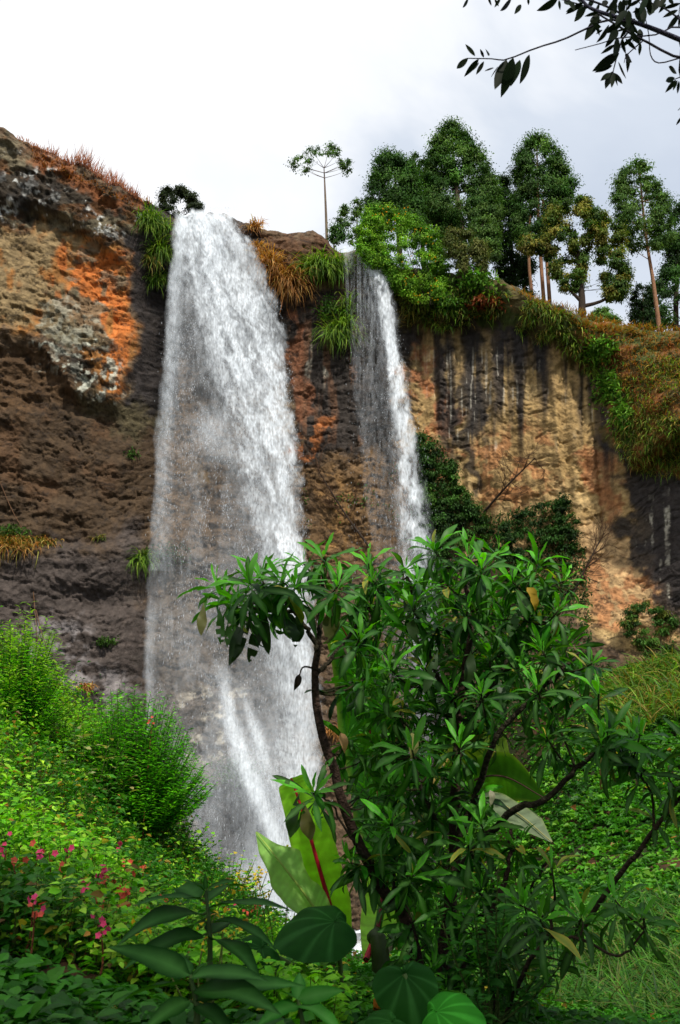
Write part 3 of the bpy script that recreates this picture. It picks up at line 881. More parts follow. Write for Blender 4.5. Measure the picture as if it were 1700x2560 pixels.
def jit(c, m, s=.18, hue=.08):
    c = np.broadcast_to(A(c, float), (m, 3))
    k = np.exp(rng.normal(0, s, (m, 1))) * np.exp(rng.normal(0, hue, (m, 3)))
    return np.clip(c * k, .002, .8)

def crown(mb, sil, Y, nclump, nleaf, rc, lsize, cols, flat=.55, droop=.9, depth=.8, hollow=.0, wl=.5, shellbias=.6):
    """clumps of small leaves filling a silhouette given as (y, left x, right x) rows"""
    sil = A(sil, float)
    py0, py1 = sil[0, 0], sil[-1, 0]
    yy = np.linspace(py0, py1, 200)
    wid = np.interp(yy, sil[:, 0], sil[:, 2] - sil[:, 1])
    cdf = np.cumsum(wid + 1); cdf /= cdf[-1]
    cen = []
    pys = np.interp(rng.random(nclump), cdf, yy)
    xl = np.interp(pys, sil[:, 0], sil[:, 1]); xr = np.interp(pys, sil[:, 0], sil[:, 2])
    u = rng.uniform(-1, 1, nclump); u = np.sign(u) * np.abs(u) ** shellbias
    hw = np.maximum((xr - xl) / 2 - rc * .35, 1) * rng.uniform(.85, 1.06, nclump)
    pxs = (xl + xr) / 2 + u * hw
    v = rng.uniform(-1, 1, nclump)
    dy = v * np.sqrt(np.clip(1 - u * u, 0.05, 1)) * hw * mpp(pys, Y) * depth
    cen = P(pxs, pys, Y + dy)
    mid = P((sil[:, 1].mean() + sil[:, 2].mean()) / 2, (py0 + py1) / 2, Y)
    sc = mpp(pys, Y)
    ctone = np.exp(rng.normal(0, .24, nclump))
    cidx = rng.integers(0, len(cols), nclump)
    nleaf = int(nleaf * 2.3); lsize = lsize * .92
    k = np.repeat(np.arange(nclump), nleaf)
    m = len(k)
    r = rand_dir(m)
    rad = np.minimum(np.abs(rng.normal(0, .58, m)), rng.uniform(.9, 1.15, m))
    off = r * rad[:, None] * (rc * sc[k] * rng.uniform(.5, 1.4, nclump)[k])[:, None]
    off[:, 2] *= flat
    pos = cen[k] + off
    out = norm(norm(pos - mid) * .7 + r * .7 + A([0, 0, .5]))
    d = norm(rand_dir(m) * .8 + A([0, 0, -droop]) + r * .4)
    L = lsize * sc[k] * rng.uniform(.6, 1.4, m)
    c = A(cols)[cidx][k] * ctone[k][:, None]
    leaves(mb, pos, d, out, L, L * wl, jit(c, m, .2, .06))
    return cen

def limb(mb, pts, r0, r1, col, sides=6, wob=.0, n=None):
    p = smooth_path(pts, n, wob, seed=int(rng.integers(1e9)))
    V, F = tube(p, np.linspace(r0, r1, len(p)), sides)
    mb.add(V, F, jit(col, len(V), .12, .02))
    return p

def far_tree(name, label, cat, Y, trunks, sil_list, nclump, nleaf, rc, lsize, cols, bark, limbs=6, group=None, **kw):
    base = P(trunks[0][0][0], trunks[0][0][1], Y)
    root = thing(name, base, label, cat, group)
    mt, mc = MB(), MB()
    cens = [crown(mc, s, Y, int(nclump * f * 2.0), nleaf, rc, lsize, cols, **kw) for s, f in sil_list]
    cens = np.concatenate(cens)
    for tr in trunks:
        pts = A([P(q[0], q[1], Y + (q[3] if len(q) > 3 else 0)) for q in tr])
        sc = mpp(tr[0][1], Y)
        p = smooth_path(pts, 14, .0)
        if len(tr[0]) > 2:
            r = np.interp(np.linspace(0, 1, 14), np.linspace(0, 1, len(tr)), [q[2] for q in tr]) * sc
        V, F = tube(p, r, 8); mt.add(V, F, jit(bark, len(V), .15, .03))
    p_up = p[5:]
    for c in cens[rng.permutation(len(cens))[:limbs]]:
        a = p_up[rng.integers(0, len(p_up))]
        a = p_up[np.argmin(np.abs(p_up[:, 2] - (c[2] - .45 * np.linalg.norm(c[:2] - a[:2]))))]
        limb(mt, [a, (a + c) / 2 + A([0, 0, -.04]) * np.linalg.norm(c - a), c], .32 * r.mean(), .05 * r.mean(), bark, 5, n=7)
    mt.build('trunk', M_BARK, root); mc.build('crown', M_LEAF_FAR, root, smooth=False)
    return root

EUC = [lin((80, 112, 50)), lin((62, 94, 40)), lin((98, 130, 60))]
EUCD = [lin((50, 86, 32)), lin((60, 98, 36)), lin((76, 114, 44))]
DARK = [lin((38, 62, 30)), lin((46, 72, 34))]
OLIVE = [lin((106, 120, 46)), lin((136, 132, 58)), lin((76, 104, 38)), lin((64, 94, 36))]
BK_GREY, BK_ORG, BK_DK = lin((116, 102, 88)), lin((146, 108, 82)), lin((62, 52, 44))

far_tree('slender_tree', 'lone slender tree with a bare trunk and a flat airy crown above the waterfalls', 'tree', 66,
         [[(327, 246, 1.6), (326, 215, 1.3), (325, 190, 1.0), (324, 168, .5)]],
         [([(143, 314, 332), (148, 308, 340), (154, 300, 346)], .7), ([(156, 294, 318), (163, 290, 314), (172, 290, 308)], .5), ([(156, 334, 350), (164, 338, 353), (172, 342, 354)], .45)],
         15, 24, 6, 2.3, EUC, BK_GREY, limbs=13, flat=.45, depth=.9, shellbias=.45)
far_tree('rounded_tree', 'rounded dark green eucalyptus at the left end of the tree row', 'tree', 68,
         [[(400, 262, 3), (398, 220, 2.4), (395, 175, 1)]],
         [([(150, 388, 400), (156, 378, 406), (166, 372, 414), (180, 366, 420), (196, 364, 424), (212, 364, 426), (228, 368, 424)], 1)],
         95, 110, 10, 2.6, EUCD, BK_DK)
far_tree('rounded_tree', 'smaller pale green crown tucked between the rounded and the tallest eucalyptus', 'tree', 71,
         [[(424, 270, 2.5), (421, 220, 2), (418, 175, 1)]],
         [([(153, 410, 426), (162, 402, 434), (178, 400, 438), (200, 402, 440), (220, 408, 440)], 1)],
         55, 100, 8, 2.5, EUC, BK_DK)
far_tree('tall_eucalyptus', 'tallest eucalyptus with a broad pointed crown in the middle of the row', 'tree', 70,
         [[(466, 275, 3.4), (462, 230, 2.8), (456, 185, 2), (452, 140, .8)]],
         [([(124, 447, 455), (130, 438, 464), (142, 430, 476), (156, 426, 486), (172, 424, 496), (188, 420, 503), (204, 418, 506), (222, 424, 504), (244, 440, 498), (256, 455, 494)], 1)],
         190, 110, 10, 2.6, EUC + EUCD, BK_GREY, limbs=14)
far_tree('small_eucalyptus', 'low grey green eucalyptus crown below the right side of the tallest tree', 'tree', 66,
         [[(486, 282, 2), (484, 250, 1.5), (482, 225, .8)]],
         [([(218, 476, 488), (226, 468, 496), (238, 466, 500), (250, 472, 500), (258, 480, 498)], 1)], 34, 90, 8, 2.6, EUC, BK_GREY)
far_tree('dark_tree', 'dark leafy tree between the two tallest eucalypts', 'tree', 73,
         [[(516, 302, 2.6), (512, 260, 2.2), (508, 200, 1)]],
         [([(178, 497, 508), (190, 490, 516), (210, 487, 524), (236, 488, 532), (262, 492, 534), (280, 500, 532), (292, 506, 528)], 1)],
         90, 95, 9, 2.6, DARK, BK_DK)
far_tree('tall_eucalyptus', 'tall eucalyptus with twin bare orange trunks behind the olive tree', 'tree', 69,
         [[(533, 302, 1.6), (529, 262, 1.5), (530, 215, 1.2)], [(550, 306, 2.0), (547, 262, 1.8), (543, 200, 1.2)], [(544, 304, 2.0), (541, 262, 1.8), (538, 210, 1.6), (537, 150, .6)]],
         [([(136, 530, 544), (144, 520, 554), (154, 514, 562), (166, 512, 568), (180, 512, 576), (194, 510, 576), (208, 508, 566), (226, 510, 554), (244, 514, 548)], 1)],
         130, 100, 9.5, 2.5, EUCD + EUC, BK_ORG, limbs=10)
far_tree('olive_tree', 'spreading olive tinged tree with a dark forked trunk on the brow', 'tree', 64,
         [[(581, 320, 4), (582, 300, 3.4), (579, 270, 2.6), (575, 230, 1.2)], [(584, 306, 2.2), (596, 303, 1.8), (606, 298, 1.5), (614, 284, .8)], [(580, 300, 2), (572, 292, 1.4), (562, 280, 1.0), (554, 262, .6)]],
         [([(197, 566, 588), (204, 552, 598), (214, 546, 602), (226, 542, 602), (238, 538, 596), (250, 540, 592), (264, 548, 590), (280, 554, 588), (290, 560, 584)], 1),
          ([(212, 590, 606), (222, 588, 622), (234, 592, 626), (250, 596, 624), (262, 596, 622)], .35), ([(236, 522, 538), (244, 518, 552), (252, 520, 548)], .2),
          ([(262, 604, 626), (276, 600, 632), (290, 602, 628), (302, 606, 620)], .35)],
         80, 90, 7.5, 2.8, OLIVE, BK_DK, limbs=16)
far_tree('tall_eucalyptus', 'tall eucalyptus with a leaning reddish trunk near the right edge', 'tree', 66,
         [[(660, 334, 2.4), (657, 310, 2.1), (653, 280, 1.8), (648, 250, 1.5), (643, 210, 1.2), (640, 175, .6)]],
         [([(160, 632, 644), (168, 622, 652), (180, 614, 660), (194, 610, 668), (208, 610, 674), (222, 612, 676), (236, 618, 674), (250, 626, 664)], 1)],
         105, 62, 8.5, 2.5, EUC, BK_ORG, limbs=22)
far_tree('dark_tree', 'dark bushy tree cut by the right edge behind the reddish trunk', 'tree', 74,
         [[(676, 338, 3), (676, 300, 2.4), (678, 240, 1)]],
         [([(204, 676, 690), (216, 668, 700), (240, 662, 712), (262, 664, 716), (284, 650, 718), (310, 638, 720), (328, 630, 720)], 1)],
         130, 90, 10, 2.6, DARK + EUCD, BK_DK)
for lab, Y, sil, nc, cols in [
    ('low dark thicket under the eucalyptus with the reddish trunk', 71, [(284, 634, 652), (296, 630, 656), (312, 628, 656), (330, 626, 658)], 26, DARK),
    ('low leafy sapling beside the twin orange trunks', 67, [(290, 516, 528), (298, 508, 540), (308, 510, 548), (316, 522, 552)], 26, EUCD),
    ('pale green sapling at the foot of the olive tree, on its right', 63, [(308, 592, 606), (314, 588, 616), (322, 588, 622)], 16, [lin((92, 128, 54))]),
    ('feathery thin sapling between the lone slender tree and the eucalypts', 66, [(194, 352, 362), (204, 342, 364), (216, 336, 362), (228, 338, 364), (246, 346, 366)], 15, EUC),
    ('small leafy sapling at the foot of the lone slender tree', 64, [(226, 330, 338), (234, 327, 346), (242, 330, 350)], 9, EUCD)]:
    far_tree('sapling', lab, 'sapling', Y, [[((sil[0][1] + sil[0][2]) / 2, sil[-1][0] + 8, 1.0), ((sil[0][1] + sil[0][2]) / 2, sil[0][0] + 4, .4)]],
             [(sil, 1)], nc, 55, 6, 2.5, cols, BK_GREY, limbs=7)

def shrub(name, label, Y, sil, nc, nl, rc, ls, cols, stems=7, flowers=None, cat='shrub', **kw):
    sil_ = A(sil, float)
    bx = (sil_[-1, 1] + sil_[-1, 2]) / 2
    root = thing(name, P(bx, sil_[-1, 0], Y), label, cat)
    mc = MB(); cens = crown(mc, sil, Y, nc, nl, rc, ls, cols, **kw)
    ms = MB()
    for c in cens[:stems]:
        b = P(bx + rng.normal(0, 4), sil_[-1, 0] + 3, Y + rng.normal(0, .3))
        limb(ms, [b, (b + c) / 2 + rng.normal(0, .1, 3), c], .03 * mpp(300, Y) / .07, .01, BK_DK, 5, n=6)
    ms.build('stems', M_BARK, root); mc.build('foliage', M_LEAF_FAR, root, smooth=False)
    if flowers:
        fsil, nf, fc, fs = flowers
        for _ in range(nf):
            mf = MB(); i_ = int(rng.integers(0, len(fsil))); q = fsil[i_]
            crown(mf, [(q[0] - 6, q[1], q[2]), (q[0] + 6, q[1], q[2])], Y - 1.1, 1, 3, .45, fs, [fc], flat=.8, wl=.9)
            mf.build('flower', M_PETAL, root, smooth=False)
    return root

shrub('flowering_shrub', 'large green shrub sprinkled with yellow flowers beside the second waterfall', on_px_Y(430, 292) - 1.2,
      [(208, 366, 392), (218, 358, 420), (232, 354, 438), (248, 354, 446), (262, 362, 452), (276, 380, 452), (290, 398, 450), (302, 412, 446)], 300, 80, 8, 2.4,
      [lin((112, 162, 40)), lin((134, 178, 50)), lin((84, 130, 34))], flowers=([(212, 372, 408), (226, 384, 426), (242, 390, 438), (258, 398, 440), (280, 404, 440), (296, 412, 440)], 80, lin((236, 176, 22)), 1.15), depth=.4)
shrub('shrub', 'olive green shrub on the brow right of the yellow flowering shrub', on_px_Y(470, 278) - .9,
      [(230, 448, 470), (238, 442, 482), (250, 446, 488), (262, 452, 490), (272, 458, 486)], 80, 80, 7, 2.4, [lin((86, 98, 46)), lin((104, 108, 56))], depth=.4)
shrub('shrub', 'dark round bush on the cliff crest just left of the main waterfall', on_px_Y(180, 222) + .3,
      [(187, 164, 182), (192, 160, 194), (199, 158, 202), (206, 156, 204), (214, 160, 203)], 60, 90, 6, 2.3, [lin((48, 62, 34)), lin((66, 78, 36)), lin((40, 52, 30))], depth=.5)

# ------------------------------------------------------------------ turf, grass and hanging tufts on the rock
def drape(mb, px, py, Lpx, cols, out=.15, droop=1.7, wpx=1.1, spread=.5, rows=4):
    """grass blades rooted on the rock face that arch out and hang down"""
    p = on_cliff(px, py, -.05)
    m = len(p); sc = mpp(py, p[:, 1])
    d = norm(np.stack([rng.normal(0, spread, m), -np.abs(rng.normal(.8, .25, m)), rng.normal(.35, .35, m)], -1))
    n = np.broadcast_to(A([0, -.2, 1.0]), (m, 3)) + rng.normal(0, .2, (m, 3))
    c = A(cols)[rng.integers(0, len(cols), m)]
    leaves(mb, p, d, n, Lpx * sc * rng.uniform(.5, 1.25, m), wpx * sc * rng.uniform(.6, 1.3, m), jit(c, m, .22, .07), rows=rows, droop=droop * rng.uniform(.75, 1.2, m), shape='blade', fold=.1)

GRN = [lin((112, 152, 38)), lin((82, 122, 32)), lin((136, 164, 58)), lin((68, 102, 30))]
DRY = [lin((186, 136, 72)), lin((160, 108, 54)), lin((200, 158, 92)), lin((132, 92, 46))]
MIX = [lin((120, 118, 46)), lin((92, 108, 38)), lin((150, 128, 58)), lin((78, 88, 34))]

def tuft(label, x, y, w, h, L, n, cols, name='hanging_grass', cat='grass tuft', group='grass tufts hanging on the rock face', **kw):
    px_ = x + rng.normal(0, w * .30, n); py_ = y + rng.uniform(0, h, n)
    mb = MB(); drape(mb, px_, py_, L, cols, **kw)
    o = mb.build(name, M_GRASS, smooth=False)
    return tag(o, label, cat, group)

tuft('green grass tuft hanging from the dark rock left of the main waterfall, topmost of its column', 151, 217, 16, 12, 26, 300, GRN)
tuft('short green tuft close to the left edge of the main waterfall, below the topmost tuft', 163, 228, 8, 10, 24, 180, GRN)
tuft('long green tuft in the middle of the column left of the main waterfall', 161, 250, 12, 12, 30, 300, GRN)
tuft('yellow green tuft hanging left of the long green one, left of the main waterfall', 153, 258, 9, 8, 22, 180, MIX)
tuft('lowest green tuft of the column left of the main waterfall', 158, 277, 13, 8, 20, 240, GRN)
tuft('small pale dry tuft on the boulder crest right of the main waterfall', 255, 226, 8, 5, 18, 130, DRY)
tuft('dry straw coloured tuft at the edge of the main waterfall under the small crest tuft', 259, 246, 8, 8, 20, 140, DRY)
tuft('long dry orange tuft hanging at the right edge of the main waterfall', 270, 262, 14, 16, 34, 320, DRY)
tuft('longest dry orange tuft trailing down the wall between the falls', 286, 280, 20, 14, 40, 420, DRY)
tuft('green tuft half hidden between the main waterfall and the dry orange tufts', 264, 274, 8, 8, 22, 140, MIX)
tuft('broad green tuft left of the second waterfall', 318, 265, 22, 10, 34, 420, GRN)
tuft('green tuft hanging right beside the top of the second waterfall', 337, 262, 12, 14, 30, 260, GRN)
tuft('long green tuft hanging lowest on the wall left of the second waterfall', 338, 330, 16, 10, 36, 320, GRN)
tuft('thin green tuft in the veil of the second waterfall', 346, 300, 10, 30, 26, 200, GRN)
tuft('green tuft hanging above the violet grey foot of the left wall, beside the main waterfall', 143, 556, 13, 8, 26, 170, GRN)
tuft('small round dry tuft low on the left wall above the green bank', 87, 684, 10, 4, 11, 130, DRY)
tuft('tiny green tuft on the brown left wall above the ledge', 100, 536, 9, 4, 9, 60, MIX)
tuft('ragged dry grass hanging on the ledge at the left edge', 14, 540, 44, 10, 26, 420, DRY + MIX)
tuft('green and dry grass at the right end of the left ledge', 48, 540, 16, 6, 16, 180, MIX + DRY)
tuft('small straw tuft stuck on the wall behind the big leafy tree', 336, 728, 16, 4, 14, 160, DRY)

def fern_clump(label, x, y, w, h, n, cols, Ls=5, name='leafy_clump', group='leafy clumps on the rock face'):
    """small leafy plant sitting on the face"""
    px_ = x + rng.normal(0, w * .28, n); py_ = y + rng.normal(0, h * .28, n)
    p = on_cliff(px_, py_, 0)
    bulge = np.sqrt(np.clip(1 - ((px_ - x) / w * 1.6) ** 2 - ((py_ - y) / h * 1.6) ** 2, 0, 1))
    p[:, 1] -= bulge * w * .5 * mpp(y, 58) * rng.random(n) + .1
    sc = mpp(py_, p[:, 1])
    mb = MB()
    d = norm(rand_dir(n) * .8 + A([0, -.5, -.1])); nn = norm(A([0, -.5, 1]) + rng.normal(0, .45, (n, 3)))
    c = A(cols)[rng.integers(0, len(cols), n)]
    leaves(mb, p, d, nn, Ls * sc * rng.uniform(.5, 1.3, n), Ls * .42 * sc, jit(c, n, .2, .07), droop=.5)
    c0 = on_cliff(A([x]), A([y]), -.1)[0]
    root = thing(name, c0, label, 'plant', group)
    ms = MB()
    for k in rng.integers(0, n, 26):
        limb(ms, [c0, (c0 + p[k]) / 2 + A([0, -.08, 0]), p[k]], .018, .008, lin((70, 74, 40)), 4, n=5)
    ms.build('stems', M_BARK, root); mb.build('foliage', M_LEAF_FAR, root, smooth=False)
    return root

BRI = [lin((96, 146, 40)), lin((74, 120, 34)), lin((120, 160, 58))]
MID = [lin((60, 96, 34)), lin((76, 112, 40)), lin((48, 78, 28))]
CRE = [lin((44, 76, 28)), lin((56, 92, 34)), lin((34, 60, 24))]
fern_clump('round leafy green plant on the wall just left of the second waterfall', 329, 312, 22, 24, 320, MID, 4)
fern_clump('bright leafy plant on the left ledge above the dry grass', 14, 534, 30, 12, 300, MID, 4)
fern_clump('dark little plant in a crack low on the left wall', 108, 642, 20, 8, 160, MID, 4)
fern_clump('tiny green sprig on the brown wall left of the main waterfall', 134, 455, 12, 9, 60, MID, 4)
fern_clump('small green patch of leaves behind the thin veil of the main waterfall', 168, 556, 36, 24, 260, CRE, 4)
fern_clump('mossy green patch on the rock step at the foot of the main waterfall', 238, 772, 40, 26, 700, MID, 4)
fern_clump('bright green leafy plant at the upper corner of the rust coloured slope', 598, 354, 30, 26, 520, BRI, 6)
fern_clump('bright green leafy plant halfway down the edge of the rust coloured slope', 606, 388, 20, 30, 340, BRI, 6.5)
fern_clump('bright green leafy plant lowest on the edge of the rust coloured slope', 620, 418, 20, 34, 300, BRI, 7)
fern_clump('green leafy clump under the olive shrub on the brow', 474, 286, 40, 24, 480, BRI, 6)
fern_clump('rust red leafy clump at the lip of the brow', 482, 308, 34, 12, 220, [lin((150, 84, 46)), lin((128, 66, 38))], 6)
fern_clump('yellow green leafy clump on the brow above the dark stain', 446, 308, 34, 16, 380, MID + BRI, 6)

def scatter_poly(poly, n, dens=None):
    poly = A(poly, float)
    x0, y0 = poly.min(0); x1, y1 = poly.max(0)
    x = rng.uniform(x0, x1, n * 3); y = rng.uniform(y0, y1, n * 3)
    ok = inpoly(x, y, poly)
    if dens is not None: ok &= rng.random(n * 3) < dens(x, y)
    return x[ok][:n], y[ok][:n]

def n_gate(s, lo, hi, seed):
    return lambda x, y: ss(lo, hi, fbm(x / s, y / s, seed, 4))

# brow of the right face: hanging sward in ragged patches
mb = MB()
x, y = scatter_poly([(398, 285), (470, 292), (500, 300), (500, 318), (470, 326), (440, 334), (412, 322)], 1500, n_gate(16, .35, .5, 501)); drape(mb, x, y, 17, GRN + MIX)
x, y = scatter_poly([(505, 296), (545, 306), (575, 318), (600, 345), (606, 372), (596, 380), (572, 362), (545, 350), (520, 336)], 2600, n_gate(12, .46, .56, 503)); drape(mb, x, y, 15, GRN + MIX)
x, y = scatter_poly([(350, 256), (400, 270), (420, 300), (410, 330), (396, 300), (378, 276)], 700); drape(mb, x, y, 22, MIX + [lin((58, 70, 28))])
tag(mb.build('brow_grass', M_GRASS, smooth=False), kind='stuff', label='ragged green grass hanging over the brow of the right rock face')
# rust and green grass of the buttress
mb = MB()
x, y = scatter_poly([(560, 312), (600, 322), (650, 330), (760, 328), (760, 420), (690, 430), (640, 420), (606, 372)], 5200); drape(mb, x, y, 9, [lin((156, 104, 52)), lin((138, 84, 42)), lin((176, 128, 66)), lin((110, 104, 44))], droop=1.2, rows=2)
x, y = scatter_poly([(606, 372), (650, 360), (760, 350), (760, 460), (690, 452), (630, 440)], 2600, n_gate(20, .48, .58, 507)); drape(mb, x, y, 12, GRN + MIX, droop=1.4, rows=3)
x, y = scatter_poly([(606, 410), (640, 418), (700, 420), (770, 410), (770, 480), (690, 476), (650, 478), (622, 462)], 3800); drape(mb, x, y, 16, GRN + MIX + [lin((146, 124, 56))])
x, y = scatter_poly([(510, 288), (560, 306), (620, 324), (700, 330), (690, 336), (600, 334), (550, 316)], 2200); drape(mb, x, y, 8, [lin((160, 122, 62)), lin((120, 120, 50)), lin((150, 100, 48))], droop=.5, rows=2)
tag(mb.build('slope_grass', M_GRASS, smooth=False), kind='stuff', label='rust and green grass covering the steep slope at the right edge')
# dry grass on the left crest
def upright(mb, px, n, Lpx, cols, wpx=.8, lean=.25):
    i = np.clip(np.interp(px, CREST_PX, np.arange(ncol)).round().astype(int), 0, ncol - 1)
    p = CREST[i] + np.stack([rng.normal(0, .1, n), rng.uniform(-.5, .35, n), rng.uniform(-.35, -.05, n)], -1)
    m = n; sc = mpp(160, p[:, 1])
    d = norm(np.stack([rng.normal(.08, lean, m), rng.normal(0, lean, m), np.ones(m)], -1))
    c = A(cols)[rng.integers(0, len(cols), m)]
    leaves(mb, p, d, A([0, -1, .2]) + rng.normal(0, .4, (m, 3)), Lpx * sc * rng.uniform(.45, 1.25, m), wpx * sc, jit(c, m, .2, .06), rows=2, droop=rng.normal(.3, .3, m), shape='blade', fold=.1)
RED = [lin((150, 92, 66)), lin((128, 76, 56)), lin((170, 116, 84))]
mb = MB()
for a, b, n, Lp in [(20, 150, 900, 5), (66, 80, 80, 11), (76, 92, 110, 22), (92, 106, 80, 17), (108, 116, 80, 19), (118, 138, 160, 12), (52, 56, 18, 14)]:
    upright(mb, rng.uniform(a, b, n), n, Lp, RED if Lp > 9 else [lin((160, 98, 50)), lin((134, 80, 40))])
x, y = scatter_poly([(28, 150), (70, 166), (140, 204), (140, 212), (90, 188), (40, 168)], 900); drape(mb, x, y, 5, [lin((170, 104, 48)), lin((140, 84, 40)), lin((120, 92, 44))], droop=1.0, rows=2)
tag(mb.build('dry_grass', M_GRASS, smooth=False), kind='stuff', label='reddish dry grass along the crest of the left cliff')

# creepers covering the foot of the right face
mb = MB()
def creep(poly, n, cols, gate, Ls=3.4, th=1.0):
    x, y = scatter_poly(poly, n, gate); p = on_cliff(x, y, 0); m = len(p)
    p[:, 1] -= rng.random(m) ** 2 * th
    sc = mpp(y, p[:, 1]); c = A(cols)[rng.integers(0, len(cols), m)]
    leaves(mb, p, norm(rand_dir(m) + A([0, -.4, -.5])), norm(A([0, -.6, .9]) + rng.normal(0, .4, (m, 3))), Ls * sc * rng.uniform(.6, 1.4, m), Ls * .6 * sc, jit(c, m, .22, .07), droop=.5)
creep([(412, 430), (440, 440), (455, 480), (480, 520), (560, 500), (585, 560), (590, 640), (640, 700), (600, 800), (460, 800), (410, 640)], 14000, CRE, n_gate(26, .40, .52, 521))
creep([(520, 640), (600, 650), (640, 720), (560, 780), (470, 760)], 3500, MID, n_gate(20, .42, .55, 523))
creep([(300, 480), (400, 460), (410, 580), (320, 600)], 900, MID, n_gate(20, .50, .62, 525), 3, .5)
tag(mb.build('creepers', M_LEAF_FAR, smooth=False), kind='stuff', label='green creepers and small leaves growing over the lower rock of the right face')
shrub('climbing_shrub', 'dark green climbing shrub hugging the rock right of the second waterfall', on_px_Y(440, 500) - 1.0,
      [(436, 414, 424), (446, 414, 440), (462, 416, 456), (482, 416, 462), (505, 418, 480), (530, 420, 500), (570, 420, 520), (600, 430, 520)], 330, 70, 8, 2.9, CRE + MID, depth=.35)
shrub('climbing_shrub', 'dark loose shrub against the tan rock above the big leafy tree', on_px_Y(550, 540) - 1.0,
      [(496, 556, 566), (506, 530, 574), (522, 494, 580), (540, 496, 582), (562, 500, 586), (590, 500, 588), (620, 520, 580)], 190, 60, 7, 2.9, CRE, depth=.35)
shrub('shrub', 'grassy green shrub at the foot of the pale rock near the right edge', on_px_Y(650, 620) - 1.0,
      [(602, 634, 652), (612, 622, 680), (628, 620, 690), (645, 636, 684), (658, 650, 670)], 60, 70, 7, 3.2, MID + [lin((110, 120, 50))], depth=.4)

# leafless twiggy trees on the rock
def twig_tree(label, base, tip, Yo, spread, levels, seed, name='bare_tree', L0=None):
    r_ = np.random.default_rng(seed)
    b = on_cliff(A([base[0]]), A([base[1]]), .1)[0]
    e = on_cliff(A([tip[0]]), A([tip[1]]), Yo)[0]
    root = thing(name, b, label, 'tree', 'leafless twiggy trees on the rock')
    mt, mw = MB(), MB()
    main = limb(mt, [b, b * .5 + e * .5 + r_.normal(0, .15, 3), e], .09, .035, BK_DK, 6, n=10)
    def grow(p, d, L, lev, r):
        q = p + d * L + A([0, 0, .05]) * L
        limb(mw, [p, (p + q) / 2 + r_.normal(0, .05, 3) * L, q], r, r * .6, lin((84, 62, 46)), 4, n=4)
        if lev:
            for _ in range(int(r_.integers(2, 4))):
                grow(p + (q - p) * r_.uniform(.5, 1), norm(d + r_.normal(0, spread, 3) * A([1, .6, 1])), L * r_.uniform(.6, .85), lev - 1, r * .62)
    for i in range(2, 10):
        for _ in range(2):
            d = norm((e - b) / np.linalg.norm(e - b) * .7 + r_.normal(0, .7, 3) * A([1, .5, 1]))
            grow(main[i], d, np.linalg.norm(e - b) * .22, levels, .028)
    mt.build('trunk', M_BARK, root); mw.build('twigs', M_BARK, root)
twig_tree('leafless twiggy tree leaning right across the tan rock face', (484, 512), (535, 458), 1.6, .55, 3, 5)
twig_tree('leafless twiggy tree leaning left of the second waterfall', (368, 545), (318, 470), 1.2, .5, 3, 6)
twig_tree('thin bare twigs beside the loose dark shrub on the orange rock', (568, 602), (600, 540), 1.0, .5, 2, 7)
mb = MB()
for a in ([(0, 482), (12, 510), (30, 542)], [(30, 546), (34, 600), (37, 640), (33, 680)], [(36, 610), (44, 640), (60, 672)]):
    pp = on_cliff(A([q[0] for q in a]), A([q[1] for q in a]), .25); limb(mb, pp, .035, .02, lin((112, 84, 62)), 4)
tag(mb.build('hanging_roots', M_BARK), 'thin brown roots dangling from the left ledge down the wall', 'root')
# ------------------------------------------------------------------ ground cover of the two banks (too many leaves to count)
def on_ground(px_, py_, y0=2.2, y1=52):
    """first ground point along the ray of a pixel"""
    px_, py_ = A(px_, float), A(py_, float)
    Ys_ = np.geomspace(y0, y1, 90)
    hit = np.full(px_.shape, np.nan)
    for Y in Ys_:
        p = P(px_, py_, np.full(px_.shape, Y))
        g = ground_z(p[..., 0], p[..., 1])
        m = np.isnan(hit) & (p[..., 2] <= g)
        hit[m] = Y
    return hit

def gpos(px_, Y):
    """ground point below pixel column px_ at distance Y"""
    x = (px_ - 340) / 512 * TANV * Y / CP
    for _ in range(3):
        z = ground_z(x, Y); f = Y * CP + (z - EYE) * SP; x = (px_ - 340) / 512 * TANV * f
    return np.stack([x, np.broadcast_to(Y, np.shape(x)), ground_z(x, Y)], -1)

LIME = [lin((114, 182, 26)), lin((86, 156, 20)), lin((146, 194, 50)), lin((58, 116, 18))]
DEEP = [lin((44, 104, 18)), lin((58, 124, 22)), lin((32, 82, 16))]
OCH = [lin((150, 110, 40)), lin((104, 76, 34)), lin((168, 150, 50))]

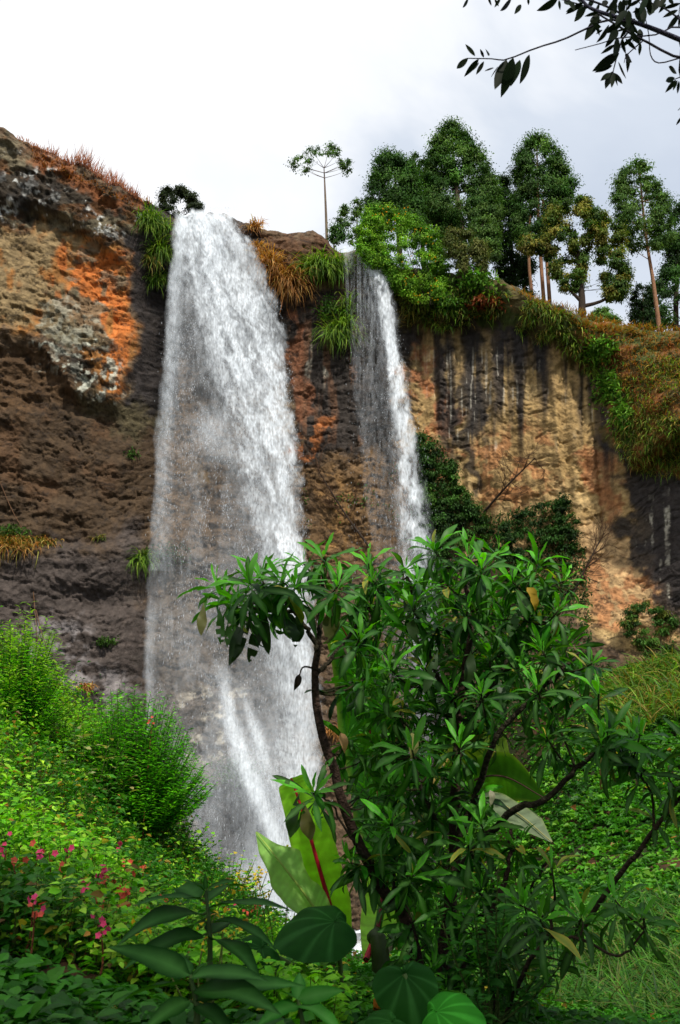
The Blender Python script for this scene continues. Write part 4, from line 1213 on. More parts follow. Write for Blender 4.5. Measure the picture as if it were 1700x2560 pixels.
def ground_cover(name, label, px0, px1, Y0, Y1, n, cols, Lm, hmax, k=6, lo=.3, keep=None, rows_near=3, wl=.55, mat=None, seed=600, droop=.5, ochre=.03):
    u = rng.random(n)
    Y = Y0 * (Y1 / Y0) ** u
    px_ = rng.uniform(px0, px1, n)
    b = gpos(px_, Y)
    if keep is not None:
        m = keep(b, px_); b = b[m]; px_ = px_[m]
    n = len(b)
    h = hmax * (.25 + 1.1 * fbm(b[:, 0] * 1.1, b[:, 1] * 1.1, seed, 3)) * rng.uniform(.35, 1.1, n)
    h = h * np.interp(b[:, 0], [-3.2, -1.2, 1], [1, .5, .4])
    tone = fbm(b[:, 0] * .55, b[:, 1] * .55, seed + 5, 4)
    ci = np.clip(((tone - .3) * 2.5 + rng.normal(0, .25, n)) * len(cols), 0, len(cols) - 1).astype(int)
    mb = MB()
    kk = np.repeat(np.arange(n), k); m = len(kk)
    f = rng.random(m) ** .6
    lean = np.stack([rng.normal(0, .16, m), rng.normal(0, .16, m), np.zeros(m)], -1)
    p = b[kk] + lean * h[kk][:, None] * 1.2
    p[:, 2] += h[kk] * (lo + (1 - lo) * f)
    th = rng.random(m) * 6.283
    d = np.stack([np.cos(th), np.sin(th), rng.normal(.12, .35, m)], -1)
    nn = norm(A([0, -.15, 1]) + rng.normal(0, .35, (m, 3)))
    L = Lm * rng.uniform(.5, 1.35, m)
    c = A(cols)[ci][kk]
    oc = rng.random(m) < ochre
    c = np.where(oc[:, None], A(OCH)[rng.integers(0, 3, m)], c)
    near = (b[kk][:, 1] < 9)
    c = jit(c, m, .2, .06)
    leaves(mb, p[near], d[near], nn[near], L[near], L[near] * wl, c[near], rows=rows_near, droop=droop, shape='ovate', fold=.15)
    leaves(mb, p[~near], d[~near], nn[~near], L[~near], L[~near] * wl, c[~near], rows=1, droop=droop)
    # thin stems
    s = rng.random(n) < .5
    bs = b[s]; hs = h[s]
    leaves(mb, bs, A([0, 0, 1]) + rng.normal(0, .12, (len(bs), 3)), A([0, -1, 0]), hs, .012, jit(lin((70, 84, 36)), len(bs)), rows=1, fold=.1)
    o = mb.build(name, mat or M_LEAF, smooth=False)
    return tag(o, label, kind='stuff')

def ridge_keep(b, px_):
    return b[:, 0] < 2.0
ground_cover('undergrowth', 'lime green leafy undergrowth covering the left bank', -90, 330, 5.2, 20, 21000, LIME + DEEP[:1], .070, .85, keep=ridge_keep, seed=600, ochre=.05)
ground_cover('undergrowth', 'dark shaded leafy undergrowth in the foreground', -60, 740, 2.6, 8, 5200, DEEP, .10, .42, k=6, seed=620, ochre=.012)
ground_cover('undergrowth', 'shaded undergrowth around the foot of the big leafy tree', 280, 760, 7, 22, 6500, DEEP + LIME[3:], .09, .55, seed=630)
ground_cover('ground_cover', 'dense small leaved green creeper carpeting the right hand slope', 400, 800, 16, 53, 24000, [lin((54, 112, 24)), lin((74, 138, 30)), lin((96, 150, 40)), lin((40, 88, 22))], .17, .5, k=5, wl=.8, seed=640, ochre=.01)

def long_grass(name, label, px0, px1, Y0, Y1, n, cols, L, hang, w, keep=None):
    Y = Y0 * (Y1 / Y0) ** rng.random(n); px_ = rng.uniform(px0, px1, n)
    b = gpos(px_, Y)
    if keep is not None: b = b[keep(b, px_)]
    m = len(b)
    d = norm(np.stack([rng.normal(-.25, .3, m), rng.normal(-.5, .3, m), np.full(m, hang)], -1))
    c = A(cols)[rng.integers(0, len(cols), m)]
    mb = MB(); leaves(mb, b, d, A([0, -.3, 1]) + rng.normal(0, .25, (m, 3)), L * rng.uniform(.5, 1.3, m), w * rng.uniform(.6, 1.3, m), jit(c, m, .25, .07), rows=4, droop=rng.uniform(.8, 1.9, m), shape='blade', fold=.1)
    return tag(mb.build(name, M_GRASS, smooth=False), label, kind='stuff')
long_grass('long_grass', 'long arching dark grass on the lower part of the right hand slope', 480, 800, 11, 19, 9000, [lin((50, 104, 18)), lin((70, 120, 28)), lin((84, 98, 38)), lin((38, 80, 16))], .75, .9, .03,
           keep=lambda b, q: rng.random(len(b)) < .25 + .75 * ss(.4, .55, fbm(b[:, 0] * .7, b[:, 1] * .7, 661, 3)))
long_grass('long_grass', 'bright green and straw long grass high on the right hand slope', 600, 800, 34, 45, 3600, [lin((104, 142, 36)), lin((80, 120, 32)), lin((66, 104, 30)), lin((130, 116, 50))], 1.2, .8, .07)
long_grass('grass', 'fine grass blades between the plants of the left bank', -80, 300, 5.5, 12, 2600, [lin((84, 140, 34)), lin((60, 110, 28))], .45, 1.6, .012)

# ------------------------------------------------------------------ individual plants of the left bank
def leafy_bush(name, label, base, H, Wd, nstem, nl, Lm, wl, cols, cat='bush', up=.8, shape='lance', droop=.7, rows=3, tipcols=None, group=None, mat=None):
    """many leafy shoots from one base; leaves spiral up every shoot"""
    base = A(base, float)
    root = thing(name, base, label, cat, group)
    ms, mf = MB(), MB()
    for i in range(nstem):
        th = rng.random() * 6.283; rr_ = math.sqrt(rng.random())
        tip = base + A([math.cos(th) * rr_ * Wd, math.sin(th) * rr_ * Wd * .8, H * (1 - .72 * rr_ ** 2) * rng.uniform(.7, 1.06)])
        midp = base * .5 + tip * .5 + A([math.cos(th), math.sin(th), -.2]) * rr_ * Wd * .12
        p = limb(ms, [base + A([math.cos(th), math.sin(th), 0]) * .06, midp, tip], .009, .003, lin((64, 84, 34)), 4, n=8)
        q = smooth_path(p, nl)
        f = np.linspace(.25, 1, nl); idx = (f * (len(q) - 1)).astype(int)
        pos = q[idx]; a = np.arange(nl) * 2.4 + rng.random() * 6
        sidev = np.stack([np.cos(a), np.sin(a), np.full(nl, up)], -1)
        sidev[:, 2] = up * (.1 + .7 * f)
        L = Lm * rng.uniform(.7, 1.2, nl) * (1.1 - .45 * f)
        c = jit(A(cols)[rng.integers(0, len(cols), nl)], nl, .16, .05)
        if tipcols is not None: c = np.where((f > .8)[:, None], jit(tipcols, nl, .1), c)
        leaves(mf, pos, sidev, norm(A([0, 0, 1]) + rng.normal(0, .25, (nl, 3)) - sidev * .2), L, L * wl, c, rows=rows, droop=droop, shape=shape, fold=.2)
    ms.build('stems', M_BARK, root); mf.build('foliage', mat or M_LEAF, root)
    return root

NARROW = [lin((84, 168, 24)), lin((110, 188, 34)), lin((58, 126, 20))]
leafy_bush('willowy_bush', 'tall dense bush with narrow leaves at the edge of the left bank, before the waterfall', gpos(A([128.]), 13.5)[0] - A([0, 0, .1]), 2.1, 1.25, 520, 42, .165, .26, NARROW, rows=2)
leafy_bush('willowy_bush', 'narrow leaved bush with pale tips at the upper left edge', gpos(A([14.]), 12.5)[0], 1.8, .85, 130, 40, .15, .24, LIME[:1] + NARROW, tipcols=lin((140, 186, 50)))
leafy_bush('willowy_bush', 'small narrow leaved bush with pale shoots right of the upper left bush', gpos(A([62.]), 13.2)[0], 0.9, .6, 44, 26, .14, .26, LIME, tipcols=lin((140, 186, 50)))
leafy_bush('broadleaf_bush', 'broad leaved bush left of the tall narrow leaved bush', gpos(A([88.]), 12.6)[0], 1.35, .8, 22, 10, .26, .42, [lin((60, 116, 32)), lin((80, 130, 44)), lin((150, 150, 92))], shape='ovate')
leafy_bush('broadleaf_bush', 'pale tipped broad leaved bush between the upper left bushes and the narrow leaved bush', gpos(A([104.]), 14.2)[0], 1.35, .8, 40, 14, .17, .42, LIME + NARROW, shape='ovate')
leafy_bush('broadleaf_bush', 'dark broad leaved bush low at the left edge', gpos(A([22.]), 9.6)[0], .8, .55, 16, 10, .2, .42, DEEP, shape='ovate')
leafy_bush('heartleaf_bush', 'bush with pale underleaves under the narrow leaved bush at the left edge', gpos(A([40.]), 11.2)[0], .8, .7, 24, 10, .15, .7, [lin((92, 142, 44)), lin((140, 150, 96)), lin((72, 124, 34))], shape='ovate')
leafy_bush('heartleaf_bush', 'lime bush with some yellow leaves at the tip of the left bank', gpos(A([228.]), 15.5)[0], .85, .8, 34, 12, .13, .7, LIME + [lin((196, 176, 50))], shape='ovate')
leafy_bush('heartleaf_bush', 'lime leafy bush below the tall narrow leaved bush', gpos(A([170.]), 14.0)[0], .9, .8, 34, 12, .13, .7, LIME, shape='ovate')

PINK, CORAL = lin((232, 70, 122)), lin((214, 92, 70))
def blossom_plant(px_, py_, Y, H, pink, label):
    h_ = on_ground(A([px_]), A([py_ + 22 - (Y - 6.5) * 2.0]))[0]
    if not np.isnan(h_): Y = h_ * .72
    top = P(px_, py_, Y); g = gpos(A([float(px_)]), Y)[0]
    base = A([top[0] + rng.normal(0, .05), Y, g[2]])
    root = thing('flowering_plant', base, label, 'flower', 'flowering plants on the left bank')
    ms, mf, ml = MB(), MB(), MB()
    limb(ms, [base, (base + top) / 2 + rng.normal(0, .02, 3), top], .008, .004, lin((120, 70, 44)), 5, n=7)
    nb = int(rng.integers(3, 6))
    for j in range(nb):
        c = top + rng.normal(0, .03, 3); m = 5; th = np.arange(m) * 1.2566 + rng.random()
        fd = norm(rng.normal(0, .5, 3) + A([0, -1, .3])); s1 = norm(np.cross(fd, A([0, 0, 1]))); s2 = np.cross(s1, fd)
        d = np.cos(th)[:, None] * s1 + np.sin(th)[:, None] * s2 + fd * .35
        L = rng.uniform(.017, .030) * min(1, Y / 6.5)
        leaves(mf, np.broadcast_to(c, (m, 3)), d, np.broadcast_to(fd, (m, 3)), L, L * .9, jit(pink, m, .12), rows=2, droop=.4, shape='obov', fold=.1)
    m = 9; f = rng.uniform(.2, .9, m); th = rng.random(m) * 6.28
    leaves(ml, base + (top - base) * f[:, None], np.stack([np.cos(th), np.sin(th), np.full(m, .3)], -1), A([0, 0, 1.]) + rng.normal(0, .2, (m, 3)), .1, .045, jit(A(LIME)[rng.integers(0, 4, m)], m), rows=2, droop=.6)
    ms.build('stem', M_BARK, root); ml.build('leaves', M_LEAF, root, smooth=False); mf.build('blossoms', M_PETAL, root)
LP = 'pink blossoms on a thin stem standing in the green undergrowth of the left bank'
LC = 'coral red blossoms on a reddish stem among the undergrowth of the left bank'
for q in [(6, 850, 8.5, 1), (41, 846, 8.6, 0), (49, 852, 8.3, 1), (66, 855, 8.5, 1), (120, 846, 9.4, 1), (123, 858, 9.2, 0), (99, 876, 8.8, 1), (104, 878, 8.4, 0), (112, 878, 8.5, 0), (122, 879, 8.4, 1), (118, 888, 8.2, 0),
          (86, 890, 7.8, 1), (131, 887, 8.4, 0), (33, 904, 7.2, 1), (35, 912, 7.0, 0), (97, 902, 7.4, 0), (122, 906, 7.6, 0), (128, 896, 7.8, 0), (98, 924, 6.8, 1), (101, 930, 6.7, 1), (13, 866, 8.0, 0), (68, 872, 8.2, 0),
          (152, 722, 13.0, 0), (232, 906, 9.5, 1), (258, 908, 10, 0), (246, 912, 9.8, 0), (208, 916, 8.0, 0), (165, 898, 8.6, 0), (144, 868, 9.4, 0)]:
    blossom_plant(q[0], q[1], q[2], .8, PINK if q[3] else CORAL, LP if q[3] else LC)
def mustard(px_, py_, Y, label):
    top = P(px_, py_, Y); base = gpos(A([px_ - 6.]), Y)[0]; base[2] = max(base[2], top[2] - 1.1)
    root = thing('mustard_plant', base, label, 'flower')
    ms, mf = MB(), MB()
    for k in range(5):
        t_ = top + rng.normal(0, .11, 3) * A([1, .5, 1])
        limb(ms, [base, (base + t_) / 2 + rng.normal(0, .03, 3), t_], .006, .003, lin((96, 110, 50)), 4, n=6)
        m = 9; leaves(mf, t_ + rng.normal(0, .03, (m, 3)), rand_dir(m), rand_dir(m), .035, .025, jit(lin((220, 190, 40)), m), rows=1)
    ms.build('stems', M_BARK, root); mf.build('blossoms', M_PETAL, root, smooth=False)
mustard(251, 888, 9.5, 'yellow flowering weed left of the banana leaf, against the waterfall')
mustard(283, 880, 9.5, 'yellow flowering weed leaning beside the pale banana leaf')
mustard(208, 925, 5.0, 'small yellow flowering weed behind the big leafy seedling')

# ------------------------------------------------------------------ broad leaves: banana, taro, seedling
def sheet_leaf(mid, hw, roll, rows=26, cols=9, fold=.3, wave=.0, ruffle=0.0, colr=(0.1, .2, .03), rib=None, seed=0, sagw=.25, tear=()):
    """large leaf along a midrib path; hw = list of (t, half width m)"""
    r_ = np.random.default_rng(seed)
    mid = smooth_path(mid, rows)
    tg = norm(np.gradient(mid, axis=0))
    view = norm(mid - A([0, 0, EYE]))
    side = norm(np.cross(tg, view))
    up = np.cross(side, tg)
    side = side * math.cos(roll) + up * math.sin(roll); up = np.cross(side, tg)
    tt = np.linspace(0, 1, rows); w = np.interp(tt, [q[0] for q in hw], [q[1] for q in hw])
    s = np.linspace(-1, 1, cols)
    ph = r_.random(4) * 6
    edge = 1 + ruffle * (np.sin(tt * 21 + ph[0])[:, None] * (s > 0)[None] + np.sin(tt * 17 + ph[1])[:, None] * (s < 0)[None]) * np.abs(s)[None]
    V = mid[:, None] + side[:, None] * (w[:, None] * s[None] * edge)[..., None] + up[:, None] * (w[:, None] * (fold * np.abs(s)[None] - sagw * s[None] ** 2 + wave * np.sin(tt * 14 + ph[2])[:, None] * s[None] ** 2 * np.sign(s)[None]))[..., None]
    c = np.broadcast_to(A(colr), (rows, cols, 3)).copy()
    vein = .82 + .36 * r_.random((rows, 1))
    c *= vein[..., None]
    ed = (np.abs(s) > .9)[None, :, None] * .35
    c = c * (1 - ed) + A(lin((150, 170, 70))) * ed
    return V.reshape(-1, 3), grid_faces(rows, cols), c.reshape(-1, 3), mid

ban_base = gpos(A([385.]), 9.6)[0]
banana = thing('banana_plant', ban_base, 'wild banana plant with huge light green leaves and red midribs behind the big leafy tree', 'banana plant')
RIB = lin((158, 22, 40))
def ban_leaf(path, hw, roll, colr, seed, ribcol=RIB, ribw=.03, **kw):
    pts = [P(a, b, c) for a, b, c in path]
    V, F, c, mid = sheet_leaf(pts, hw, roll, colr=colr, seed=seed, rows=60, cols=11, **kw)
    mb = MB(); mb.add(V, F, c); lf = mb.build('leaf', M_LEAF_BAN, banana)
    vd = norm(A([0, 0, EYE]) - mid)
    m2 = MB(); V, F = tube(mid + vd * .035, np.linspace(ribw, ribw * .25, len(mid)), 7); m2.add(V, F, ribcol)
    m2.build('midrib', M_STALK, lf)
M_LEAF_BAN = leaf_mat('leaf_banana', trans=.5, rough=.45, spec=.3, tint=(1.3, 1.35, .45))
M_STALK = surf_mat('stalk', rough=.5, scale=12, amp=.25, bump=.1)
BG = lin((136, 206, 44))
ban_leaf([(346, 955, 9.6), (336, 926, 9.5), (322, 878, 9.4), (307, 826, 9.3), (294, 786, 9.3), (291, 778, 9.3)], [(0, .03), (.16, .13), (.3, .22), (.6, .21), (.85, .15), (.96, .08), (1, .01)], .35, BG, 1, ruffle=.03, fold=.15, sagw=.1)
ban_leaf([(350, 950, 9.6), (326, 925, 9.3), (306, 896, 9.1), (280, 862, 9.0), (256, 832, 9.0)], [(0, .03), (.2, .17), (.45, .24), (.62, .2), (.7, .24), (.88, .12), (1, .01)], -.75, lin((150, 200, 104)), 2, ribcol=lin((150, 176, 80)), ribw=.02, ruffle=.14, wave=.12)
ban_leaf([(372, 955, 9.8), (382, 900, 10.0), (380, 850, 10.0), (376, 790, 10.0), (368, 720, 9.9), (352, 650, 9.7), (338, 620, 9.5)], [(0, .04), (.3, .05), (.42, .3), (.65, .38), (.88, .26), (1, .02)], .5, lin((46, 104, 30)), 3, ribcol=lin((96, 22, 30)), ribw=.022, ruffle=.03)
ban_leaf([(366, 960, 9.7), (378, 925, 10.2), (388, 870, 10.3), (396, 828, 10.3)], [(0, .03), (.3, .18), (.7, .24), (1, .02)], .2, lin((160, 220, 70)), 4, ruffle=.03)
ban_leaf([(400, 950, 9.6), (430, 850, 9.9), (462, 790, 9.9), (500, 776, 9.6), (548, 800, 9.2)], [(0, .03), (.45, .05), (.55, .2), (.8, .26), (1, .01)], -.5, lin((58, 106, 26)), 5, ribcol=lin((60, 40, 34)), ribw=.02)
ban_leaf([(400, 950, 9.5), (440, 840, 9.7), (480, 800, 9.6), (515, 812, 9.3), (552, 842, 9.0)], [(0, .03), (.45, .05), (.6, .15), (.85, .18), (1, .01)], .9, lin((128, 144, 112)), 6, ribcol=lin((140, 140, 90)), ribw=.02)
ban_leaf([(398, 950, 9.6), (420, 820, 10.0), (446, 762, 10.0), (478, 742, 9.8), (512, 768, 9.6)], [(0, .03), (.45, .05), (.6, .2), (.85, .22), (1, .01)], -.2, lin((96, 126, 36)), 7, ribcol=lin((150, 130, 70)), ribw=.02)
mb = MB(); limb(mb, [ban_base - A([0, 0, .2]), ban_base + A([-.05, 0, .5]), P(372, 938, 9.7)], .11, .06, lin((44, 60, 24)), 10)
mb.build('stem', M_STALK, banana)

def heart_leaf(center, tipdir, nrm, L, colr, veincol, seed=0):
    """taro leaf: heart outline, radiating pale veins, gently dished"""
    r_ = np.random.default_rng(seed)
    t = norm(A(tipdir, float)); n = norm(A(nrm, float)); b = norm(np.cross(t, n)); n = np.cross(b, t)
    K, Q = 60, 9
    a = np.linspace(-np.pi, np.pi, K)
    rad = L * (.52 + .30 * np.cos(a) - .05 * np.cos(2 * a) + .16 * np.exp(-(a / .35) ** 2)) * (1 - .42 * np.exp(-((np.abs(a) - np.pi) / .22) ** 2))
    q = np.linspace(0.02, 1, Q)
    w = .018 * L * np.sin(a * 9 + r_.random() * 6)
    V = A(center)[None, None] + (q[:, None] * rad[None])[..., None] * (np.cos(a)[None, :, None] * t + np.sin(a)[None, :, None] * b * 1.05) \
        + n * ((q[:, None] ** 2 * w[None] + .10 * L * np.sin(q[:, None] * np.pi) * .6 - q[:, None] ** 2 * .10 * L))[..., None]
    ang = np.abs(((a * 5.5 / np.pi) % 1) - .5)
    vein = ((ang > .44) | (np.abs(a) < .06))[None, :] * np.ones((Q, 1))
    c = A(colr)[None, None] * (1 - vein[..., None] * .75) + A(veincol)[None, None] * vein[..., None] * .75
    F = grid_faces(Q, K)
    return V.reshape(-1, 3), F, c.reshape(-1, 3)

def taro(label, base, lv):
    root = thing('taro_plant', base, label, 'taro plant')
    for i, (c, td, nr, L, cc) in enumerate(lv):
        mb = MB(); V, F, k = heart_leaf(c, td, nr, L, cc, cc * 1.9 + .01, i); mb.add(V, F, k)
        lf = mb.build('leaf', M_LEAF_MATTE, root)
        m2 = MB(); limb(m2, [base, A(base) * .5 + A(c) * .5 + A([0, .06, .08]), c], .02, .012, lin((70, 90, 44)), 6, n=8)
        m2.build('stalk', M_STALK, lf)
TD = lin((20, 62, 14)); TB = lin((34, 104, 20))
taro('taro plant with a broad dark heart shaped leaf below the banana leaves', gpos(A([345.]), 6.2)[0],
     [(P(335, 922, 6.0), (-.9, -.2, -.25), (.05, -.42, .9), .42, TD), (P(262, 948, 5.6), (-.7, -.4, -.4), (.1, -.5, .85), .26, TD)])
taro('taro plant with a bright veined leaf at the bottom edge', gpos(A([450.]), 4.4)[0] - A([0, 0, .1]),
     [(P(436, 1012, 4.2), (.9, -.3, -.1), (0, -.55, .8), .22, TB), (P(404, 974, 4.6), (.2, -.4, -.8), (.2, -.8, .5), .24, TD), (P(392, 1022, 4.3), (-.6, -.3, -.5), (-.2, -.6, .7), .17, TD)])

def seedling(label, base, stem_top, Y, lvs, colr, stem_r=.014, name='leafy_seedling'):
    root = thing(name, base, label, 'plant')
    ms, mf = MB(), MB()
    st_ = limb(ms, [base, (base + stem_top) / 2 + A([.01, 0, 0]), stem_top], stem_r, stem_r * .5, lin((60, 84, 40)), 6, n=10)
    for (sx_, sy_, tx, ty, dY, W, dr) in lvs:
        a = P(sx_, sy_, Y); e = P(tx, ty, Y + dY); L = np.linalg.norm(e - a)
        d = (e - a) / L
        d = norm(d + A([0, 0, .5 * dr]))
        leaves(mf, a[None], d[None], norm(A([[0, -.35, 1.]]) + rng.normal(0, .25, (1, 3))), L * (1 + .08 * dr), L * W * .85, jit(colr, 1, .12), rows=8, droop=dr, shape='ovate', fold=.22, wave=.12, rib=lin((70, 120, 56)))
        limb(ms, [st_[np.argmin(np.abs(st_[:, 2] - a[2]))], a], .006, .004, lin((60, 84, 40)), 4, n=4)
    ms.build('stem', M_STALK, root); mf.build('leaves', M_LEAF_MATTE, root)
SD = lin((12, 54, 4))
seedling('dark big leaved seedling standing before the pink flowers of the left bank', P(209, 985, 3.9), P(206, 892, 3.9), 3.9,
         [(205, 892, 184, 880, -.1, .42, .5), (206, 892, 232, 882, -.1, .34, .6), (206, 890, 205, 872, 0, .35, .1), (203, 900, 136, 906, -.2, .30, .5), (209, 908, 290, 912, -.2, .28, .5),
          (207, 902, 240, 886, .3, .34, .6), (202, 915, 128, 948, -.3, .38, .9), (210, 922, 274, 952, -.2, .32, .8), (203, 935, 134, 972, -.3, .34, .7), (211, 940, 262, 985, -.3, .34, .8), (204, 922, 176, 950, .2, .4, .8), (209, 935, 238, 925, .3, .36, .5), (200, 900, 170, 890, .3, .36, .5)], SD)
seedling('blurred dark big leaved seedling at the bottom edge, below the taller one', P(196, 1040, 2.7), P(190, 975, 2.7), 2.7,
         [(190, 975, 110, 960, -.1, .38, .6), (190, 978, 262, 985, -.1, .40, .6), (190, 985, 100, 1015, -.1, .42, .7), (194, 990, 270, 1020, -.15, .42, .7), (190, 975, 170, 950, .1, .4, .4), (191, 978, 215, 958, .1, .4, .5), (194, 1000, 300, 990, -.05, .36, .5), (190, 1000, 150, 1040, -.1, .42, .8), (194, 1005, 235, 1050, -.1, .42, .8)], lin((14, 56, 5)), .012)
seedling('low broad leaved weed at the bottom edge right of the blurred seedling', P(300, 1050, 2.9), P(298, 1000, 2.9), 2.9,
         [(298, 1000, 250, 985, 0, .45, .5), (298, 1000, 345, 1000, 0, .45, .6), (298, 1005, 262, 1030, -.1, .5, .7), (299, 1005, 340, 1035, -.1, .5, .7), (298, 1000, 300, 972, .1, .45, .3)], lin((30, 90, 18)), .01)

# ------------------------------------------------------------------ the big leafy tree of the foreground
tree_base = gpos(A([452.]), 7.6)[0]
big = thing('leafy_tree', tree_base, 'big many stemmed tree with rosettes of long dark green leaves in front of the waterfall', 'tree')
K_ = .43367
def D(*pts): return [(a * K_, b * K_, c) for a, b, c in pts]
stems = [
    ('trunk', D((985, 2330, 7.6), (935, 2120, 7.5), (890, 2060, 7.4), (835, 1960, 7.3), (790, 1850, 7.2), (745, 1700, 7.1), (725, 1580, 7.05), (735, 1480, 7.0)), .055, .026),
    ('branch', D((733, 1490, 7.0), (700, 1440, 6.9), (672, 1405, 6.8), (640, 1370, 6.75)), .020, .012),
    ('branch', D((730, 1500, 7.0), (740, 1420, 7.0), (745, 1340, 7.0), (748, 1290, 7.0)), .024, .011),
    ('branch', D((728, 1560, 7.05), (770, 1510, 7.1), (830, 1430, 7.2), (880, 1350, 7.3)), .018, .010),
    ('trunk', D((1015, 2330, 7.7), (1030, 2150, 7.7), (1045, 2000, 7.7), (1050, 1850, 7.7), (1055, 1700, 7.6), (1070, 1560, 7.6), (1085, 1430, 7.6), (1060, 1300, 7.6)), .060, .016),
    ('branch', D((1055, 1750, 7.6), (1100, 1640, 7.5), (1150, 1560, 7.5), (1190, 1480, 7.5), (1220, 1380, 7.4)), .026, .010),
    ('branch', D((1052, 1950, 7.7), (1110, 1800, 7.5), (1150, 1690, 7.3), (1220, 1620, 7.2), (1290, 1550, 7.1), (1340, 1500, 7.1)), .030, .010),
    ('branch', D((1045, 2020, 7.7), (1170, 1880, 7.2), (1260, 1840, 7.0), (1330, 1770, 6.9), (1390, 1720, 6.8), (1440, 1690, 6.8)), .030, .010),
    ('branch', D((1020, 1920, 7.6), (985, 1850, 7.3), (960, 1780, 7.2), (948, 1700, 7.2)), .018, .009),
    ('branch', D((1030, 2120, 7.7), (1110, 2110, 7.4), (1200, 2070, 7.2), (1260, 1990, 7.1)), .018, .008),
    ('branch', D((1060, 1640, 7.6), (1010, 1560, 7.7), (970, 1450, 7.8), (940, 1330, 7.8)), .022, .010),
    ('trunk', D((1000, 2330, 7.6), (1060, 2250, 7.4), (1130, 2120, 7.1), (1170, 2000, 7.0), (1180, 1900, 7.0)), .034, .012),
    ('branch', D((1100, 2180, 7.3), (1220, 2150, 7.0), (1300, 2160, 6.9), (1340, 2120, 6.8)), .016, .008),
    ('branch', D((860, 2000, 7.3), (830, 1960, 7.1), (800, 1920, 7.0), (760, 1850, 7.0), (722, 1830, 6.9)), .012, .006),
    ('branch', D((905, 2080, 7.4), (910, 1980, 7.4), (905, 1900, 7.4)), .014, .007),
]
NODES = []
for nm, pts, r0, r1 in stems:
    w = A([P(*q) for q in pts]); mb = MB()
    p = limb(mb, w, r0, r1, lin((58, 44, 36)) if nm == 'trunk' else lin((46, 42, 30)), 8, wob=.006, n=26)
    mb.build(nm, M_BARK, big)
    NODES.append(np.concatenate([p, np.interp(np.linspace(0, 1, 26), [0, 1], [r0, r1])[:, None]], 1))
NODES = np.concatenate(NODES)
npx, npy = project(NODES[:, :3])

tips = [(520, 1385), (600, 1330), (560, 1395), (680, 1355), (620, 1400), (500, 1350), (745, 1285), (700, 1300), (575, 1345), (648, 1340), (850, 1300), (1000, 1265), (935, 1310), (1080, 1285), (1150, 1275), (1215, 1335), (1290, 1405), (1130, 1365), (1075, 1410), (950, 1400),
        (1010, 1440), (1300, 1485), (1365, 1530), (1250, 1500), (1180, 1480), (1070, 1530), (980, 1540), (900, 1545), (1330, 1580), (1110, 1600), (1000, 1640), (890, 1640), (1190, 1620), (1400, 1690),
        (1455, 1700), (1290, 1680), (800, 1700), (1060, 1720), (950, 1730), (722, 1830), (830, 1850), (900, 1900), (1000, 1870), (1090, 1830), (1190, 1950), (1130, 2010), (950, 2020), (1040, 2080), (1265, 1995),
        (1230, 2180), (1150, 2200), (1060, 2200), (1340, 2120), (870, 1990), (810, 1990), (960, 2120), (1110, 2260), (1000, 2240), (780, 1350), (820, 1400), (880, 1440), (1220, 1420), (1160, 1430), (1030, 1350), (905, 1370), (860, 1340),
        (1200, 1540), (1130, 1520), (1240, 1590), (930, 1620), (1040, 1600), (870, 1720), (1150, 1700), (990, 1780), (900, 1810), (1080, 1950), (1010, 1990), (930, 1950), (1210, 2090), (1180, 2270), (1280, 2250), (850, 1560),
        (1300, 1340), (1240, 1300), (1000, 2100), (1090, 2140), (1030, 2280), (1140, 2310), (950, 2200), (1110, 2050), (1160, 2140), (1080, 2330), (980, 2320), (1240, 2300), (1180, 1340), (1110, 1310), (1270, 1440), (960, 1340), (830, 1470), (1380, 1600), (1260, 1700), (1110, 1900)]
LG = [lin((34, 92, 10)), lin((26, 78, 10)), lin((48, 112, 14)), lin((18, 58, 10)), lin((40, 74, 22))]
fol, tw, old = MB(), MB(), MB()
def rosette(tip, axis, nl, Lm, age=1.0, cols=LG):
    axis = norm(A(axis, float)); s1 = norm(np.cross(axis, A([.3, 1, .2]))); s2 = np.cross(axis, s1)
    i = np.arange(nl); f = (i + .5) / nl
    th = i * 2.39996 + rng.random() * 6.283 + rng.normal(0, .2, nl)
    el = np.interp(f, [0, .2, .55, 1], [1.35, .95, .35, -.75]) + rng.normal(0, .15, nl)
    rad = np.cos(th)[:, None] * s1 + np.sin(th)[:, None] * s2
    d = rad * np.cos(el)[:, None] + axis * np.sin(el)[:, None]
    L = Lm * np.interp(f, [0, .25, .6, 1], [.42, .85, 1.0, .9]) * rng.uniform(.68, 1.2, nl)
    dr = np.interp(f, [0, .3, 1], [.15, .8, 1.5]) * rng.uniform(.5, 1.5, nl)
    nn = axis * np.cos(el)[:, None] - rad * np.sin(el)[:, None]
    nn = nn + np.cross(d, nn) * rng.normal(0, .4, (nl, 1))
    pos = tip - axis * (f * .10)[:, None] + d * .015
    c = A(cols)[rng.integers(0, len(cols), nl)]
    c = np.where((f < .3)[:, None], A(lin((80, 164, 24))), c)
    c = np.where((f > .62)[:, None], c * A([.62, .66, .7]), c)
    c = np.where((rng.random(nl) < .03)[:, None], A(lin((150, 140, 50))), c)
    c = jit(c, nl, .24, .06)
    leaves(fol, pos, d, nn, L, L * rng.uniform(.13, .21, nl), c, rows=9, droop=dr, shape='obov', fold=.32, wave=.30, bites=.012, rib=lin((84, 132, 60)))
